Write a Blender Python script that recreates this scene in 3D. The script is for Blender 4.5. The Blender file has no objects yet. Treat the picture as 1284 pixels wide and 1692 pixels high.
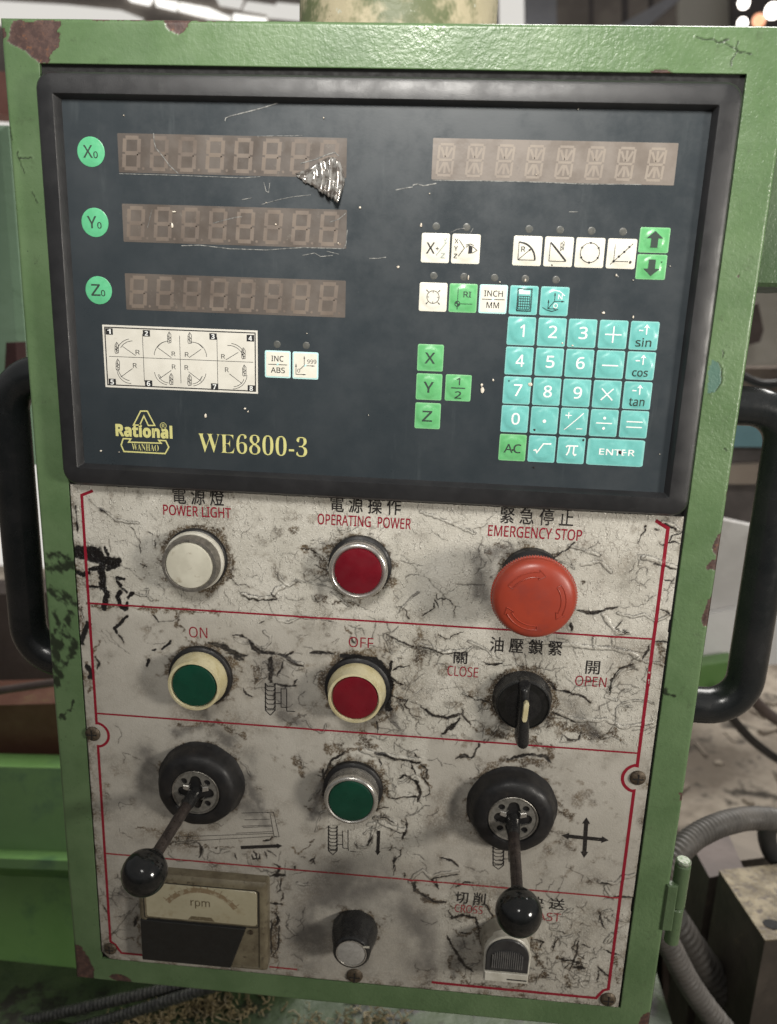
import bpy, math, random
import numpy as np
from mathutils import Vector
S = 0.001                                   # everything below is written in millimetres
scene = bpy.context.scene
COL = scene.collection
R = math.radians
random.seed(7)
# ------------------------------------------------------------------ camera
F, CX, CY = 1300.0, 642.0, 846.0            # focal length and centre in photo pixels (1284 x 1692)
RC = np.array([[0.99617893, -0.0349443, 0.08004025], [0.05392208, 0.96701997, -0.24892729], [-0.06870193, 0.25229206, 0.96520918]])
RIGHT = np.array([RC[0, 0], RC[0, 2], -RC[0, 1]])
UP = np.array([-RC[1, 0], -RC[1, 2], RC[1, 1]])
BACK = np.array([-RC[2, 0], -RC[2, 2], RC[2, 1]])
CAM = BACK * 400.0
cam_data = bpy.data.cameras.new('camera')
cam = bpy.data.objects.new('camera', cam_data)
COL.objects.link(cam)
from mathutils import Matrix
M = Matrix(((RIGHT[0], UP[0], BACK[0], CAM[0] * S), (RIGHT[1], UP[1], BACK[1], CAM[1] * S), (RIGHT[2], UP[2], BACK[2], CAM[2] * S), (0, 0, 0, 1)))
cam.matrix_world = M
cam_data.sensor_fit = 'VERTICAL'
cam_data.sensor_height = 36
cam_data.sensor_width = 36
cam_data.lens = F / 1692 * 36
cam_data.clip_start = 0.01
cam_data.clip_end = 100
cam_data.dof.use_dof = True
cam_data.dof.focus_distance = 0.392
cam_data.dof.aperture_fstop = 9.5
scene.camera = cam
# ------------------------------------------------------------------ light
world = bpy.data.worlds.new('World')
scene.world = world
world.use_nodes = True
wt = world.node_tree
wb = wt.nodes['Background']
tc = wt.nodes.new('ShaderNodeTexCoord')
sx = wt.nodes.new('ShaderNodeSeparateXYZ')
wr = wt.nodes.new('ShaderNodeValToRGB')
mp = wt.nodes.new('ShaderNodeMapRange')
wt.links.new(tc.outputs['Generated'], sx.inputs[0])
wt.links.new(sx.outputs['Z'], mp.inputs['Value'])
mp.inputs['From Min'].default_value = -1
mp.inputs['From Max'].default_value = 1
wt.links.new(mp.outputs[0], wr.inputs[0])
e = wr.color_ramp.elements
e[0].position, e[0].color = 0.0, (0.035, 0.030, 0.025, 1)
e[1].position, e[1].color = 1.0, (0.75, 0.74, 0.72, 1)
for p_, c_ in ((0.40, (0.055, 0.048, 0.04, 1)), (0.5, (0.20, 0.19, 0.18, 1)), (0.60, (0.62, 0.62, 0.62, 1))):
    k = e.new(p_)
    k.color = c_
wt.links.new(wr.outputs[0], wb.inputs[0])
wb.inputs['Strength'].default_value = 0.38


def area_lamp(name, loc, target, sx_, sy_, energy, color):
    d = bpy.data.lights.new(name, 'AREA')
    d.shape = 'RECTANGLE'
    d.size, d.size_y = sx_, sy_
    d.energy = energy
    d.color = color
    o = bpy.data.objects.new(name, d)
    COL.objects.link(o)
    o.location = loc
    o.rotation_euler = (Vector(target) - Vector(loc)).to_track_quat('-Z', 'Y').to_euler()
    return o


def spot_lamp(name, loc, target, half, power, radius, color):
    d = bpy.data.lights.new(name, 'SPOT')
    d.energy, d.color, d.shadow_soft_size = power, color, radius
    d.spot_size, d.spot_blend = 2 * half, 1.0
    o = bpy.data.objects.new(name, d)
    COL.objects.link(o)
    o.location = loc
    o.rotation_euler = (Vector(target) - Vector(loc)).to_track_quat('-Z', 'Y').to_euler()
    return o


spot_lamp('overhead_added_spot', (-0.02, -0.70, 0.62), (0.008, 0.0, 0.275), 0.449, 47.0, 0.13, (1.0, 0.965, 0.905))  # added spot; its soft cone edge darkens the lower panel like a cast shadow
spot_lamp('right_added_spot', (0.796, -0.553, 0.11), (0.012, 0.0, -0.013), 1.08, 23.0, 0.08, (1.0, 0.94, 0.85))  # added spot from the right, aim and power fitted to the panel's brightness
area_lamp('roof_skylight', (1.2, 2.2, 2.6), (0.9, 1.2, -1.0), 2.4, 1.6, 150.0, (1.0, 0.97, 0.92))
scene.view_settings.view_transform = 'Standard'
scene.view_settings.look = 'None'
scene.view_settings.exposure = 0.0
scene.view_settings.gamma = 1.0


# ------------------------------------------------------------------ projection helpers
def ray(px, py):
    return (px - CX) / F * RIGHT - (py - CY) / F * UP - BACK


def P(px, py, d=1.2):                        # photo pixel -> (x, z) on the plane standing d mm proud of the panel
    v = ray(px, py)
    q = CAM + (-d - CAM[1]) / v[1] * v
    return (q[0], q[2])


def BG(px, py, Y):                           # photo pixel -> point at depth Y behind the panel
    v = ray(px, py)
    q = CAM + (Y - CAM[1]) / v[1] * v
    return (q[0], Y, q[2])


def HZ(px, py, Z):                           # photo pixel -> point at height Z
    v = ray(px, py)
    q = CAM + (Z - CAM[2]) / v[2] * v
    return (q[0], q[1], Z)


# ------------------------------------------------------------------ object helpers
ORG = {}


def link(o, name, parent, org):
    COL.objects.link(o)
    ORG[o.name] = np.array(org, float)
    if parent is not None:
        o.parent = parent
        o.location = Vector((ORG[o.name] - ORG[parent.name]) * S)
    else:
        o.location = Vector(ORG[o.name] * S)
    return o


def tag(o, label=None, cat=None, group=None, kind=None):
    if label: o['label'] = label
    if cat: o['category'] = cat
    if group: o['group'] = group
    if kind: o['kind'] = kind
    return o


def empty(name, org, label, cat, group=None):
    o = bpy.data.objects.new(name, None)
    o.empty_display_size = 0.02
    link(o, name, None, org)
    return tag(o, label, cat, group)


class MB:
    def __init__(s):
        s.v, s.f = [], []

    def add(s, v, f):
        n = len(s.v)
        s.v += [tuple(q) for q in v]
        s.f += [tuple(i + n for i in q) for q in f]
        return s

    def box(s, x0, x1, y0, y1, z0, z1, bev=0.0):
        if bev <= 0:
            v = [(x, y, z) for x in (x0, x1) for y in (y0, y1) for z in (z0, z1)]
            return s.add(v, [(0, 1, 3, 2), (4, 6, 7, 5), (0, 4, 5, 1), (2, 3, 7, 6), (0, 2, 6, 4), (1, 5, 7, 3)])
        b = bev                              # chamfered box: three stacked outlines
        prof = [(x0 + b, x1 - b, z0 + b, z1 - b, y0), (x0, x1, z0, z1, y0 + b), (x0, x1, z0, z1, y1)]
        rings = []
        for (a, c, e0, e1, y) in prof:
            rings.append([(a, y, e0), (c, y, e0), (c, y, e1), (a, y, e1)])
        return s.rings(rings, cap0=True, cap1=True)

    def rings(s, rings, cap0=False, cap1=False, closed=True):
        n = len(rings[0])
        v = [q for r in rings for q in r]
        f = []
        for i in range(len(rings) - 1):
            for j in range(n if closed else n - 1):
                a, b = i * n + j, i * n + (j + 1) % n
                f.append((a, b, b + n, a + n))
        if cap0: f.append(tuple(range(n - 1, -1, -1)))
        if cap1: f.append(tuple((len(rings) - 1) * n + j for j in range(n)))
        return s.add(v, f)

    def lathe(s, x, z, prof, n=64, cap0=False, cap1=True, rad=None):   # prof: (radius, d) pairs, axis along -Y
        rr = []
        for (r, d) in prof:
            ring = []
            for j in range(n):
                a = 2 * math.pi * j / n
                r2 = r if rad is None else rad(r, d, j)
                ring.append((x + r2 * math.cos(a), -d, z + r2 * math.sin(a)))
            rr.append(ring)
        return s.rings(rr, cap0, cap1)

    def prism(s, pts, d0, d1, bev=0.0, cx=None):   # pts: (x, z) outline, from depth d0 (back) to d1 (front)
        def inset(k):
            c = np.mean(pts, axis=0)
            out = []
            n = len(pts)
            for i in range(n):
                p, q, r = np.array(pts[i - 1]), np.array(pts[i]), np.array(pts[(i + 1) % n])
                t1, t2 = q - p, r - q
                t1, t2 = t1 / (np.hypot(*t1) + 1e-9), t2 / (np.hypot(*t2) + 1e-9)
                nn = np.array([-(t1 + t2)[1], (t1 + t2)[0]])
                nn /= (np.hypot(*nn) + 1e-9)
                w = q + nn * k / max(0.5, abs(nn @ np.array([-t1[1], t1[0]])))
                out.append(w)
            return out
        area = sum(pts[i - 1][0] * pts[i][1] - pts[i][0] * pts[i - 1][1] for i in range(len(pts)))
        if area < 0: pts = list(pts)[::-1]
        rr = [[(p[0], -d0, p[1]) for p in pts]]
        if bev > 0:
            rr.append([(p[0], -(d1 - bev), p[1]) for p in pts])
            rr.append([(p[0], -d1, p[1]) for p in inset(bev)])
        else:
            rr.append([(p[0], -d1, p[1]) for p in pts])
        return s.rings(rr, True, True)

    def tube(s, pts, r, n=20, cap=True):
        pts = [np.array(p, float) for p in pts]
        rs = r if hasattr(r, '__len__') else [r] * len(pts)
        t = [pts[min(i + 1, len(pts) - 1)] - pts[max(i - 1, 0)] for i in range(len(pts))]
        t = [q / np.linalg.norm(q) for q in t]
        u = np.cross(t[0], [0.13, 0.2, 0.97])
        if np.linalg.norm(u) < .1: u = np.cross(t[0], [1, 0, 0])
        rr = []
        for i, p in enumerate(pts):
            u = u - t[i] * (u @ t[i]); u /= np.linalg.norm(u)
            w = np.cross(t[i], u)
            rr.append([tuple(p + rs[i] * (math.cos(2 * math.pi * j / n) * u + math.sin(2 * math.pi * j / n) * w)) for j in range(n)])
        return s.rings(rr, cap, cap)

    def sphere(s, c, r, n=48, m=24, sc=(1, 1, 1)):
        rr = []
        for i in range(1, m):
            a = math.pi * i / m
            rr.append([(c[0] + sc[0] * r * math.sin(a) * math.cos(2 * math.pi * j / n), c[1] + sc[1] * r * math.sin(a) * math.sin(2 * math.pi * j / n), c[2] + sc[2] * r * math.cos(a)) for j in range(n)])
        return s.rings(rr, True, True)

    def ribbon(s, pts, w, d, dz=0.0, hf=None):  # flat stroke of width w on the plane d
        pts = [np.array(p, float) for p in pts]
        L, Rr = [], []
        n = len(pts)
        closed = n > 2 and np.hypot(*(pts[0] - pts[-1])) < 1e-6
        for i in range(n):
            if closed and i in (0, n - 1):
                a, b = pts[1] - pts[0], pts[-1] - pts[-2]
            else:
                a = pts[min(i + 1, n - 1)] - pts[min(i, n - 2)]
                b = pts[max(i, 1)] - pts[max(i - 1, 0)]
            a, b = a / np.hypot(*a), b / np.hypot(*b)
            m = a + b
            m = m / (np.hypot(*m) + 1e-9)
            nn = np.array([-m[1], m[0]])
            k = w / 2 / max(0.45, abs(nn @ np.array([-a[1], a[0]])))
            L.append(pts[i] + nn * k); Rr.append(pts[i] - nn * k)
        v, f = [], []
        for p, q in zip(L, Rr):
            for t in (p, q):
                dd = d + dz + (hf(t[0], t[1]) if hf else 0)
                v.append((t[0], -dd, t[1]))
        for i in range(n - 1):
            f.append((2 * i, 2 * i + 1, 2 * i + 3, 2 * i + 2))
        return s.add(v, f)

    def poly(s, pts, d, hf=None):
        return s.add([(p[0], -(d + (hf(p[0], p[1]) if hf else 0)), p[1]) for p in pts], [tuple(range(len(pts)))])

    def mesh(s, name, org, mat, sharp=35):
        me = bpy.data.meshes.new(name)
        o = np.array(org, float)
        me.from_pydata([tuple((np.array(q) - o) * S) for q in s.v], [], s.f)
        if sharp is not None:
            me.shade_smooth()
            me.set_sharp_from_angle(angle=R(sharp))
        if mat: me.materials.append(mat)
        return me

    def build(s, name, mat, parent=None, org=None, sharp=35, label=None, cat=None, group=None, kind=None):
        if org is None:
            org = ORG[parent.name] if parent is not None else np.mean(s.v, axis=0)
        o = bpy.data.objects.new(name, s.mesh(name, org, mat, sharp))
        link(o, name, parent, org)
        return tag(o, label, cat, group, kind)


TXT = {}
SANS = {}
for i in range(26):
    SANS[chr(65 + i)] = chr(0x1D5A0 + i)
    SANS[chr(97 + i)] = chr(0x1D5BA + i)
for i in range(10): SANS[str(i)] = chr(0x1D7E2 + i)
BOLD = {}
for i in range(26):
    BOLD[chr(65 + i)] = chr(0x1D5D4 + i)
    BOLD[chr(97 + i)] = chr(0x1D5EE + i)
for i in range(10): BOLD[str(i)] = chr(0x1D7EC + i)
SERIF = {}
for i in range(26):
    SERIF[chr(65 + i)] = chr(0x1D400 + i)
for i in range(10): SERIF[str(i)] = chr(0x1D7CE + i)


def glyphs(txt, style='sans', offset=0.0, spacing=1.0):
    key = (txt, style, offset, spacing)
    if key not in TXT:
        table = {'sans': SANS, 'bold': BOLD, 'serif': SERIF, 'plain': {}}[style]
        cu = bpy.data.curves.new('lettering', 'FONT')
        cu.body = ''.join(table.get(c, c) for c in txt)
        cu.size = 1
        cu.resolution_u = 5
        cu.space_character = spacing
        ob = bpy.data.objects.new('lettering_source', cu)
        me = bpy.data.meshes.new_from_object(ob)
        v = np.array([tuple(q.co)[:2] for q in me.vertices])
        f = [tuple(p.vertices) for p in me.polygons]
        if offset:
            ec = {}
            for p in f:
                for a, b in zip(p, p[1:] + p[:1]): ec[(a, b)] = ec.get((a, b), 0) + 1
            nn = np.zeros_like(v)
            for (a, b) in ec:
                if (b, a) not in ec:
                    d = v[b] - v[a]; L = np.hypot(*d)
                    if L < 1e-9: continue
                    o2 = np.array([d[1], -d[0]]) / L
                    nn[a] += o2; nn[b] += o2
            ln = np.hypot(nn[:, 0], nn[:, 1])
            ok = ln > 1e-6
            v = v.copy(); v[ok] += nn[ok] / ln[ok][:, None] * offset
        TXT[key] = (v, f)
        bpy.data.objects.remove(ob); bpy.data.curves.remove(cu); bpy.data.meshes.remove(me)
    return TXT[key]


def put_text(mb, txt, x0, x1, z0, z1, d, style='sans', offset=0.0, hf=None, spacing=1.0, slope=0.0, aspect=None):
    v, f = glyphs(txt, style, offset, spacing)
    a, b = v.min(0), v.max(0)
    q = (v - a) / (b - a)
    if aspect is not None:                    # keep the glyph proportions: width from height, centred
        w = (z1 - z0) * (b - a)[0] / (b - a)[1] * aspect
        c = (x0 + x1) / 2
        x0, x1 = c - w / 2, c + w / 2
    X = x0 + q[:, 0] * (x1 - x0)
    Z = z0 + q[:, 1] * (z1 - z0) + slope * (X - x0)
    vv = [(x, -(d + (hf(x, z) if hf else 0)), z) for x, z in zip(X, Z)]
    mb.add(vv, f)
    return mb


def plate2d(outer, holes, d0, d1):            # flat plate with holes, through a filled 2D curve
    cu = bpy.data.curves.new('plate_outline', 'CURVE')
    cu.dimensions = '2D'
    cu.fill_mode = 'BOTH'
    cu.extrude = (d1 - d0) / 2
    for loop in [outer] + holes:
        sp = cu.splines.new('POLY')
        sp.points.add(len(loop) - 1)
        for p, q in zip(sp.points, loop): p.co = (q[0], q[1], 0, 1)
        sp.use_cyclic_u = True
    ob = bpy.data.objects.new('plate_source', cu)
    me = bpy.data.meshes.new_from_object(ob)
    mb = MB()
    mid = (d0 + d1) / 2
    mb.add([(q.co[0], -(mid + q.co[2]), q.co[1]) for q in me.vertices], [tuple(p.vertices) for p in me.polygons])
    bpy.data.objects.remove(ob); bpy.data.curves.remove(cu); bpy.data.meshes.remove(me)
    return mb


def circle(x, z, r, n=32, a0=0, a1=360):
    full = abs(a1 - a0) >= 360
    m = n if full else n + 1
    return [(x + r * math.cos(R(a0 + (a1 - a0) * i / n)), z + r * math.sin(R(a0 + (a1 - a0) * i / n))) for i in range(m)]


def rrect(x0, x1, z0, z1, r, n=6):
    out = []
    for cx, cz, a in ((x1 - r, z1 - r, 0), (x0 + r, z1 - r, 90), (x0 + r, z0 + r, 180), (x1 - r, z0 + r, 270)):
        out += [(cx + r * math.cos(R(a + 90 * i / n)), cz + r * math.sin(R(a + 90 * i / n))) for i in range(n + 1)]
    return out


# ------------------------------------------------------------------ materials
class NT:
    def __init__(s, name):
        s.m = bpy.data.materials.new(name)
        s.m.use_nodes = True
        s.t = s.m.node_tree
        s.b = s.t.nodes['Principled BSDF']
        g = s.t.nodes.new('ShaderNodeNewGeometry')
        k = s.t.nodes.new('ShaderNodeVectorMath')
        k.operation = 'SCALE'
        k.inputs['Scale'].default_value = 1000
        s.t.links.new(g.outputs['Position'], k.inputs[0])
        s.pos = k.outputs[0]

    def L(s, a, b):
        if hasattr(a, 'node'): s.t.links.new(a, b)
        else: b.default_value = a

    def noise(s, scale, detail=3, rough=0.5, vec=None, dist=0.0, col=False, stretch=None):
        n = s.t.nodes.new('ShaderNodeTexNoise')
        n.inputs['Scale'].default_value = scale
        n.inputs['Detail'].default_value = detail
        n.inputs['Roughness'].default_value = rough
        n.inputs['Distortion'].default_value = dist
        v = vec or s.pos
        if stretch:
            mpn = s.t.nodes.new('ShaderNodeMapping')
            mpn.inputs['Scale'].default_value = stretch
            s.L(v, mpn.inputs['Vector'])
            v = mpn.outputs[0]
        s.L(v, n.inputs['Vector'])
        return n.outputs['Color' if col else 'Fac']

    def voronoi(s, scale, feature='F1', vec=None, out='Distance'):
        n = s.t.nodes.new('ShaderNodeTexVoronoi')
        n.feature = feature
        n.inputs['Scale'].default_value = scale
        s.L(vec or s.pos, n.inputs['Vector'])
        return n.outputs[out]

    def math(s, op, a, b=0.0, clamp=False):
        n = s.t.nodes.new('ShaderNodeMath')
        n.operation = op
        n.use_clamp = clamp
        s.L(a, n.inputs[0]); s.L(b, n.inputs[1])
        return n.outputs[0]

    def vmath(s, op, a, b):
        n = s.t.nodes.new('ShaderNodeVectorMath')
        n.operation = op
        s.L(a, n.inputs[0]); s.L(b, n.inputs[1])
        return n.outputs[0]

    def ramp(s, fac, lo, hi, a=0.0, b=1.0):
        n = s.t.nodes.new('ShaderNodeMapRange')
        n.interpolation_type = 'SMOOTHSTEP'
        s.L(fac, n.inputs['Value'])
        n.inputs['From Min'].default_value = lo
        n.inputs['From Max'].default_value = hi
        n.inputs['To Min'].default_value = a
        n.inputs['To Max'].default_value = b
        return n.outputs[0]

    def mix(s, fac, a, b):
        n = s.t.nodes.new('ShaderNodeMix')
        n.data_type = 'RGBA'
        s.L(fac, n.inputs['Factor'])
        for q, i in ((a, 6), (b, 7)):
            if isinstance(q, tuple) and len(q) == 3: q = q + (1,)
            s.L(q, n.inputs[i])
        return n.outputs[2]

    def attr(s, name):
        n = s.t.nodes.new('ShaderNodeAttribute')
        n.attribute_name = name
        return n.outputs['Fac']

    def bump(s, h, dist, strength=1.0, prev=None):
        n = s.t.nodes.new('ShaderNodeBump')
        n.inputs['Distance'].default_value = dist * S
        n.inputs['Strength'].default_value = strength
        s.L(h, n.inputs['Height'])
        if prev is not None: s.L(prev, n.inputs['Normal'])
        return n.outputs[0]

    def out(s, color=None, rough=None, metal=None, normal=None, **kw):
        if color is not None:
            if isinstance(color, tuple) and len(color) == 3: color = color + (1,)
            s.L(color, s.b.inputs['Base Color'])
        if rough is not None: s.L(rough, s.b.inputs['Roughness'])
        if metal is not None: s.L(metal, s.b.inputs['Metallic'])
        if normal is not None: s.L(normal, s.b.inputs['Normal'])
        for k, v in kw.items(): s.L(v, s.b.inputs[k.replace('_', ' ')])
        return s.m


def simple(name, c1, c2=None, *a, edge=None, **k):
    return _simple(name, c1, c2, *a, edge=edge, **k)


def _simple(name, c1, c2=None, rough=0.5, metal=0.0, sc=0.15, bumps=(), dirt=None, rvar=0.1, detail=4, thr=(0.35, 0.65), spec=0.5, coat=0.0, edge=None):
    t = NT(name)
    c2 = c2 or tuple(min(1, q * 1.15) for q in c1)
    f = t.ramp(t.noise(sc, detail, 0.6), *thr)
    c = t.mix(f, c1, c2)
    if dirt:
        g = t.ramp(t.noise(dirt[1], 6, 0.7), dirt[2], dirt[2] + 0.16)
        c = t.mix(g, c, dirt[0])
    if edge: c = t.mix(t.attr('edge'), c, edge)
    nrm = None
    for (bs, bd) in bumps:
        nrm = t.bump(t.noise(bs, 3), bd, 1.0, nrm)
    r = t.ramp(t.noise(sc * 3, 4), 0.3, 0.7, max(0, rough - rvar), rough + rvar)
    return t.out(c, r, metal, nrm, Specular_IOR_Level=spec, Coat_Weight=coat)


def flat_print(name, col, wear=0.5, under=None, sc=1.1, rough=0.5):
    t = NT(name)
    f = t.ramp(t.noise(sc, 5, 0.7), wear, wear + 0.08)
    c = t.mix(f, col, under or tuple(min(1, q * 1.6 + 0.03) for q in col))
    return t.out(c, rough, Specular_IOR_Level=0.4)


M_blackplastic = simple('black_moulded_plastic', (0.015, 0.0155, 0.017), (0.022, 0.0222, 0.024), 0.40, sc=0.05, bumps=((2.2, 0.05), (6, 0.02)), rvar=0.06, dirt=((0.035, 0.035, 0.036), 0.08, 0.62))
M_dark = simple('dark_gap', (0.008, 0.008, 0.008), rough=0.8)
M_rubber = simple('black_rubber', (0.010, 0.010, 0.011), (0.017, 0.016, 0.016), 0.48, sc=0.12, bumps=((1.0, 0.06),), dirt=((0.04, 0.033, 0.028), 0.12, 0.6), spec=0.4)
M_knob = simple('glossy_black_bakelite', (0.008, 0.009, 0.009), (0.014, 0.014, 0.014), 0.13, sc=0.3, bumps=((0.12, 0.10), (1.5, 0.012)), rvar=0.05)
M_knobsatin = simple('satin_black_plastic', (0.011, 0.011, 0.012), (0.02, 0.02, 0.02), 0.3, sc=0.3, bumps=((2, 0.02),), rvar=0.08)
M_handle = simple('black_painted_handle', (0.011, 0.013, 0.014), (0.018, 0.019, 0.02), 0.24, sc=0.05, bumps=((0.3, 0.06),), rvar=0.06)
M_chrome = simple('worn_chrome', (0.50, 0.48, 0.44), (0.62, 0.60, 0.56), 0.27, 0.75, sc=0.12, bumps=((1.0, 0.012),), dirt=((0.22, 0.19, 0.15), 0.35, 0.66), rvar=0.06)
M_dullmetal = simple('dull_grey_metal', (0.20, 0.19, 0.17), (0.30, 0.28, 0.25), 0.42, 0.7, sc=0.5, bumps=((1.5, 0.04),), dirt=((0.05, 0.04, 0.035), 0.3, 0.56))
M_disc = simple('grimy_zinc_disc', (0.15, 0.145, 0.13), (0.22, 0.21, 0.19), 0.4, 0.3, sc=0.4, bumps=((1.2, 0.05),), dirt=((0.05, 0.046, 0.04), 0.2, 0.60))
M_rod = simple('brown_steel_rod', (0.050, 0.041, 0.039), (0.085, 0.070, 0.064), 0.34, 0.6, sc=0.15, bumps=((0.9, 0.04),), dirt=((0.03, 0.022, 0.02), 0.2, 0.55))
M_cream = simple('yellowed_cream_plastic', (0.50, 0.44, 0.25), (0.60, 0.55, 0.36), 0.32, sc=0.12, bumps=((0.8, 0.03),), dirt=((0.22, 0.16, 0.09), 0.3, 0.61))
M_cream2 = simple('dirty_white_plastic', (0.50, 0.48, 0.41), (0.62, 0.60, 0.53), 0.35, sc=0.12, bumps=((0.8, 0.03),), dirt=((0.16, 0.12, 0.08), 0.3, 0.60))
M_lenswhite = simple('milky_lens', (0.52, 0.50, 0.41), (0.62, 0.60, 0.50), 0.42, sc=0.08, bumps=((1.0, 0.02),), dirt=((0.36, 0.32, 0.24), 0.12, 0.56))
M_lensred = simple('red_lens', (0.13, 0.005, 0.012), (0.165, 0.007, 0.015), 0.34, sc=0.06, bumps=((0.5, 0.02),), dirt=((0.10, 0.005, 0.010), 0.10, 0.64), rvar=0.08)
M_lensgreen = simple('green_lens', (0.003, 0.042, 0.024), (0.004, 0.056, 0.032), 0.34, sc=0.06, bumps=((0.5, 0.02),), dirt=((0.003, 0.03, 0.02), 0.10, 0.64), rvar=0.08)
M_estop = simple('red_mushroom_plastic', (0.36, 0.050, 0.024), (0.31, 0.045, 0.025), 0.38, sc=0.03, bumps=((1.2, 0.02),), dirt=((0.27, 0.045, 0.03), 0.035, 0.52), rvar=0.07)
M_screw = simple('rusty_screw', (0.06, 0.045, 0.03), (0.13, 0.10, 0.07), 0.55, 0.5, sc=0.4, bumps=((1.2, 0.15),))
M_keywhite = simple('white_key_film', (0.74, 0.72, 0.62), (0.80, 0.78, 0.69), 0.36, sc=0.15, bumps=((0.6, 0.03),), dirt=((0.50, 0.45, 0.36), 0.35, 0.66))
M_keycyan = simple('cyan_key_film', (0.15, 0.47, 0.44), (0.18, 0.53, 0.50), 0.30, sc=0.15, bumps=((0.6, 0.03),), dirt=((0.05, 0.25, 0.24), 0.5, 0.70), edge=(0.34, 0.66, 0.62))
M_keypale = simple('pale_cyan_key_film', (0.50, 0.80, 0.78), (0.56, 0.84, 0.82), 0.34, sc=0.15)
M_keygreen = simple('green_key_film', (0.12, 0.42, 0.16), (0.15, 0.48, 0.20), 0.30, sc=0.15, bumps=((0.6, 0.03),), dirt=((0.05, 0.28, 0.09), 0.5, 0.70), edge=(0.30, 0.60, 0.32))
M_led = simple('unlit_led_lens', (0.075, 0.08, 0.075), (0.11, 0.11, 0.10), 0.4, sc=0.6)
M_inkblack = flat_print('black_ink', (0.02, 0.02, 0.022), 0.66)
M_inkfaint = flat_print('faded_grey_ink', (0.30, 0.36, 0.34), 0.56, (0.5, 0.5, 0.45))
M_inkwhite = flat_print('white_ink', (0.86, 0.88, 0.86), 0.7, (0.5, 0.7, 0.7))
M_inkyellow = flat_print('pale_yellow_ink', (0.62, 0.60, 0.24), 0.70, (0.4, 0.4, 0.2))
M_inkarrow = flat_print('dark_green_ink', (0.035, 0.055, 0.045), 0.7)
M_card = simple('printed_card', (0.66, 0.64, 0.57), (0.72, 0.70, 0.63), 0.45, sc=0.1, dirt=((0.5, 0.47, 0.40), 0.3, 0.62))
M_platered = flat_print('red_panel_ink', (0.25, 0.009, 0.024), 0.63, (0.26, 0.12, 0.10), 0.9, 0.42)
M_platered2 = flat_print('worn_red_panel_ink', (0.27, 0.018, 0.028), 0.55, (0.26, 0.15, 0.12), 0.6, 0.5)
M_plateblack = flat_print('black_panel_ink', (0.018, 0.016, 0.016), 0.58, (0.20, 0.18, 0.15), 1.4, 0.45)
M_speck = simple('cream_paint_speck', (0.55, 0.47, 0.38), (0.75, 0.70, 0.60), 0.5, sc=0.8)
M_speckdark = simple('black_grease_speck', (0.03, 0.02, 0.018), rough=0.4)
M_scratch = simple('pale_scratch', (0.09, 0.095, 0.095), (0.30, 0.30, 0.285), 0.35, sc=0.5)
M_segment = simple('unlit_segment', (0.135, 0.108, 0.090), (0.185, 0.15, 0.122), 0.45, sc=0.05)
M_segment2 = simple('unlit_alphanumeric_segment', (0.235, 0.20, 0.17), (0.28, 0.24, 0.20), 0.45, sc=0.05)
t = NT('smoked_display_film')
f = t.ramp(t.noise(0.035, 4, 0.6), 0.35, 0.7)
c = t.mix(f, (0.085, 0.070, 0.060), (0.125, 0.105, 0.09))
c = t.mix(t.ramp(t.noise(0.25, 6, 0.75), 0.60, 0.75), c, (0.20, 0.18, 0.15))
M_window = t.out(c, t.ramp(t.noise(0.1, 4), 0.3, 0.7, 0.28, 0.5), 0.0, t.bump(t.noise(0.25, 4), 0.05), Specular_IOR_Level=0.6)
t = NT('smoked_alphanumeric_film')
f = t.ramp(t.noise(0.05, 4, 0.6), 0.35, 0.7)
c = t.mix(f, (0.165, 0.14, 0.12), (0.21, 0.18, 0.155))
c = t.mix(t.ramp(t.noise(0.09, 6, 0.75), 0.60, 0.72), c, (0.15, 0.13, 0.115))
M_window2 = t.out(c, t.ramp(t.noise(0.1, 4), 0.3, 0.7, 0.28, 0.5), 0.0, t.bump(t.noise(0.4, 4), 0.06), Specular_IOR_Level=0.6)
# slate membrane of the readout
t = NT('slate_membrane')
f = t.ramp(t.noise(0.012, 4, 0.6), 0.3, 0.7)
c = t.mix(f, (0.026, 0.034, 0.040), (0.034, 0.043, 0.050))
c = t.mix(t.ramp(t.noise(0.6, 6, 0.75), 0.67, 0.75), c, (0.10, 0.11, 0.11))
c = t.mix(t.ramp(t.noise(0.10, 5, 0.7, stretch=(1, 1, 0.12)), 0.60, 0.75, 0, 0.5), c, (0.06, 0.072, 0.078))
nb = t.bump(t.noise(0.02, 2), 0.25)
nb = t.bump(t.noise(1.5, 3), 0.012, 1.0, nb)
M_slate = t.out(c, t.ramp(t.noise(0.03, 6, 0.7), 0.3, 0.7, 0.26, 0.44), 0.0, nb, Specular_IOR_Level=0.62)

GREEN1, GREEN2 = (0.092, 0.158, 0.070), (0.125, 0.200, 0.095)


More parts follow.
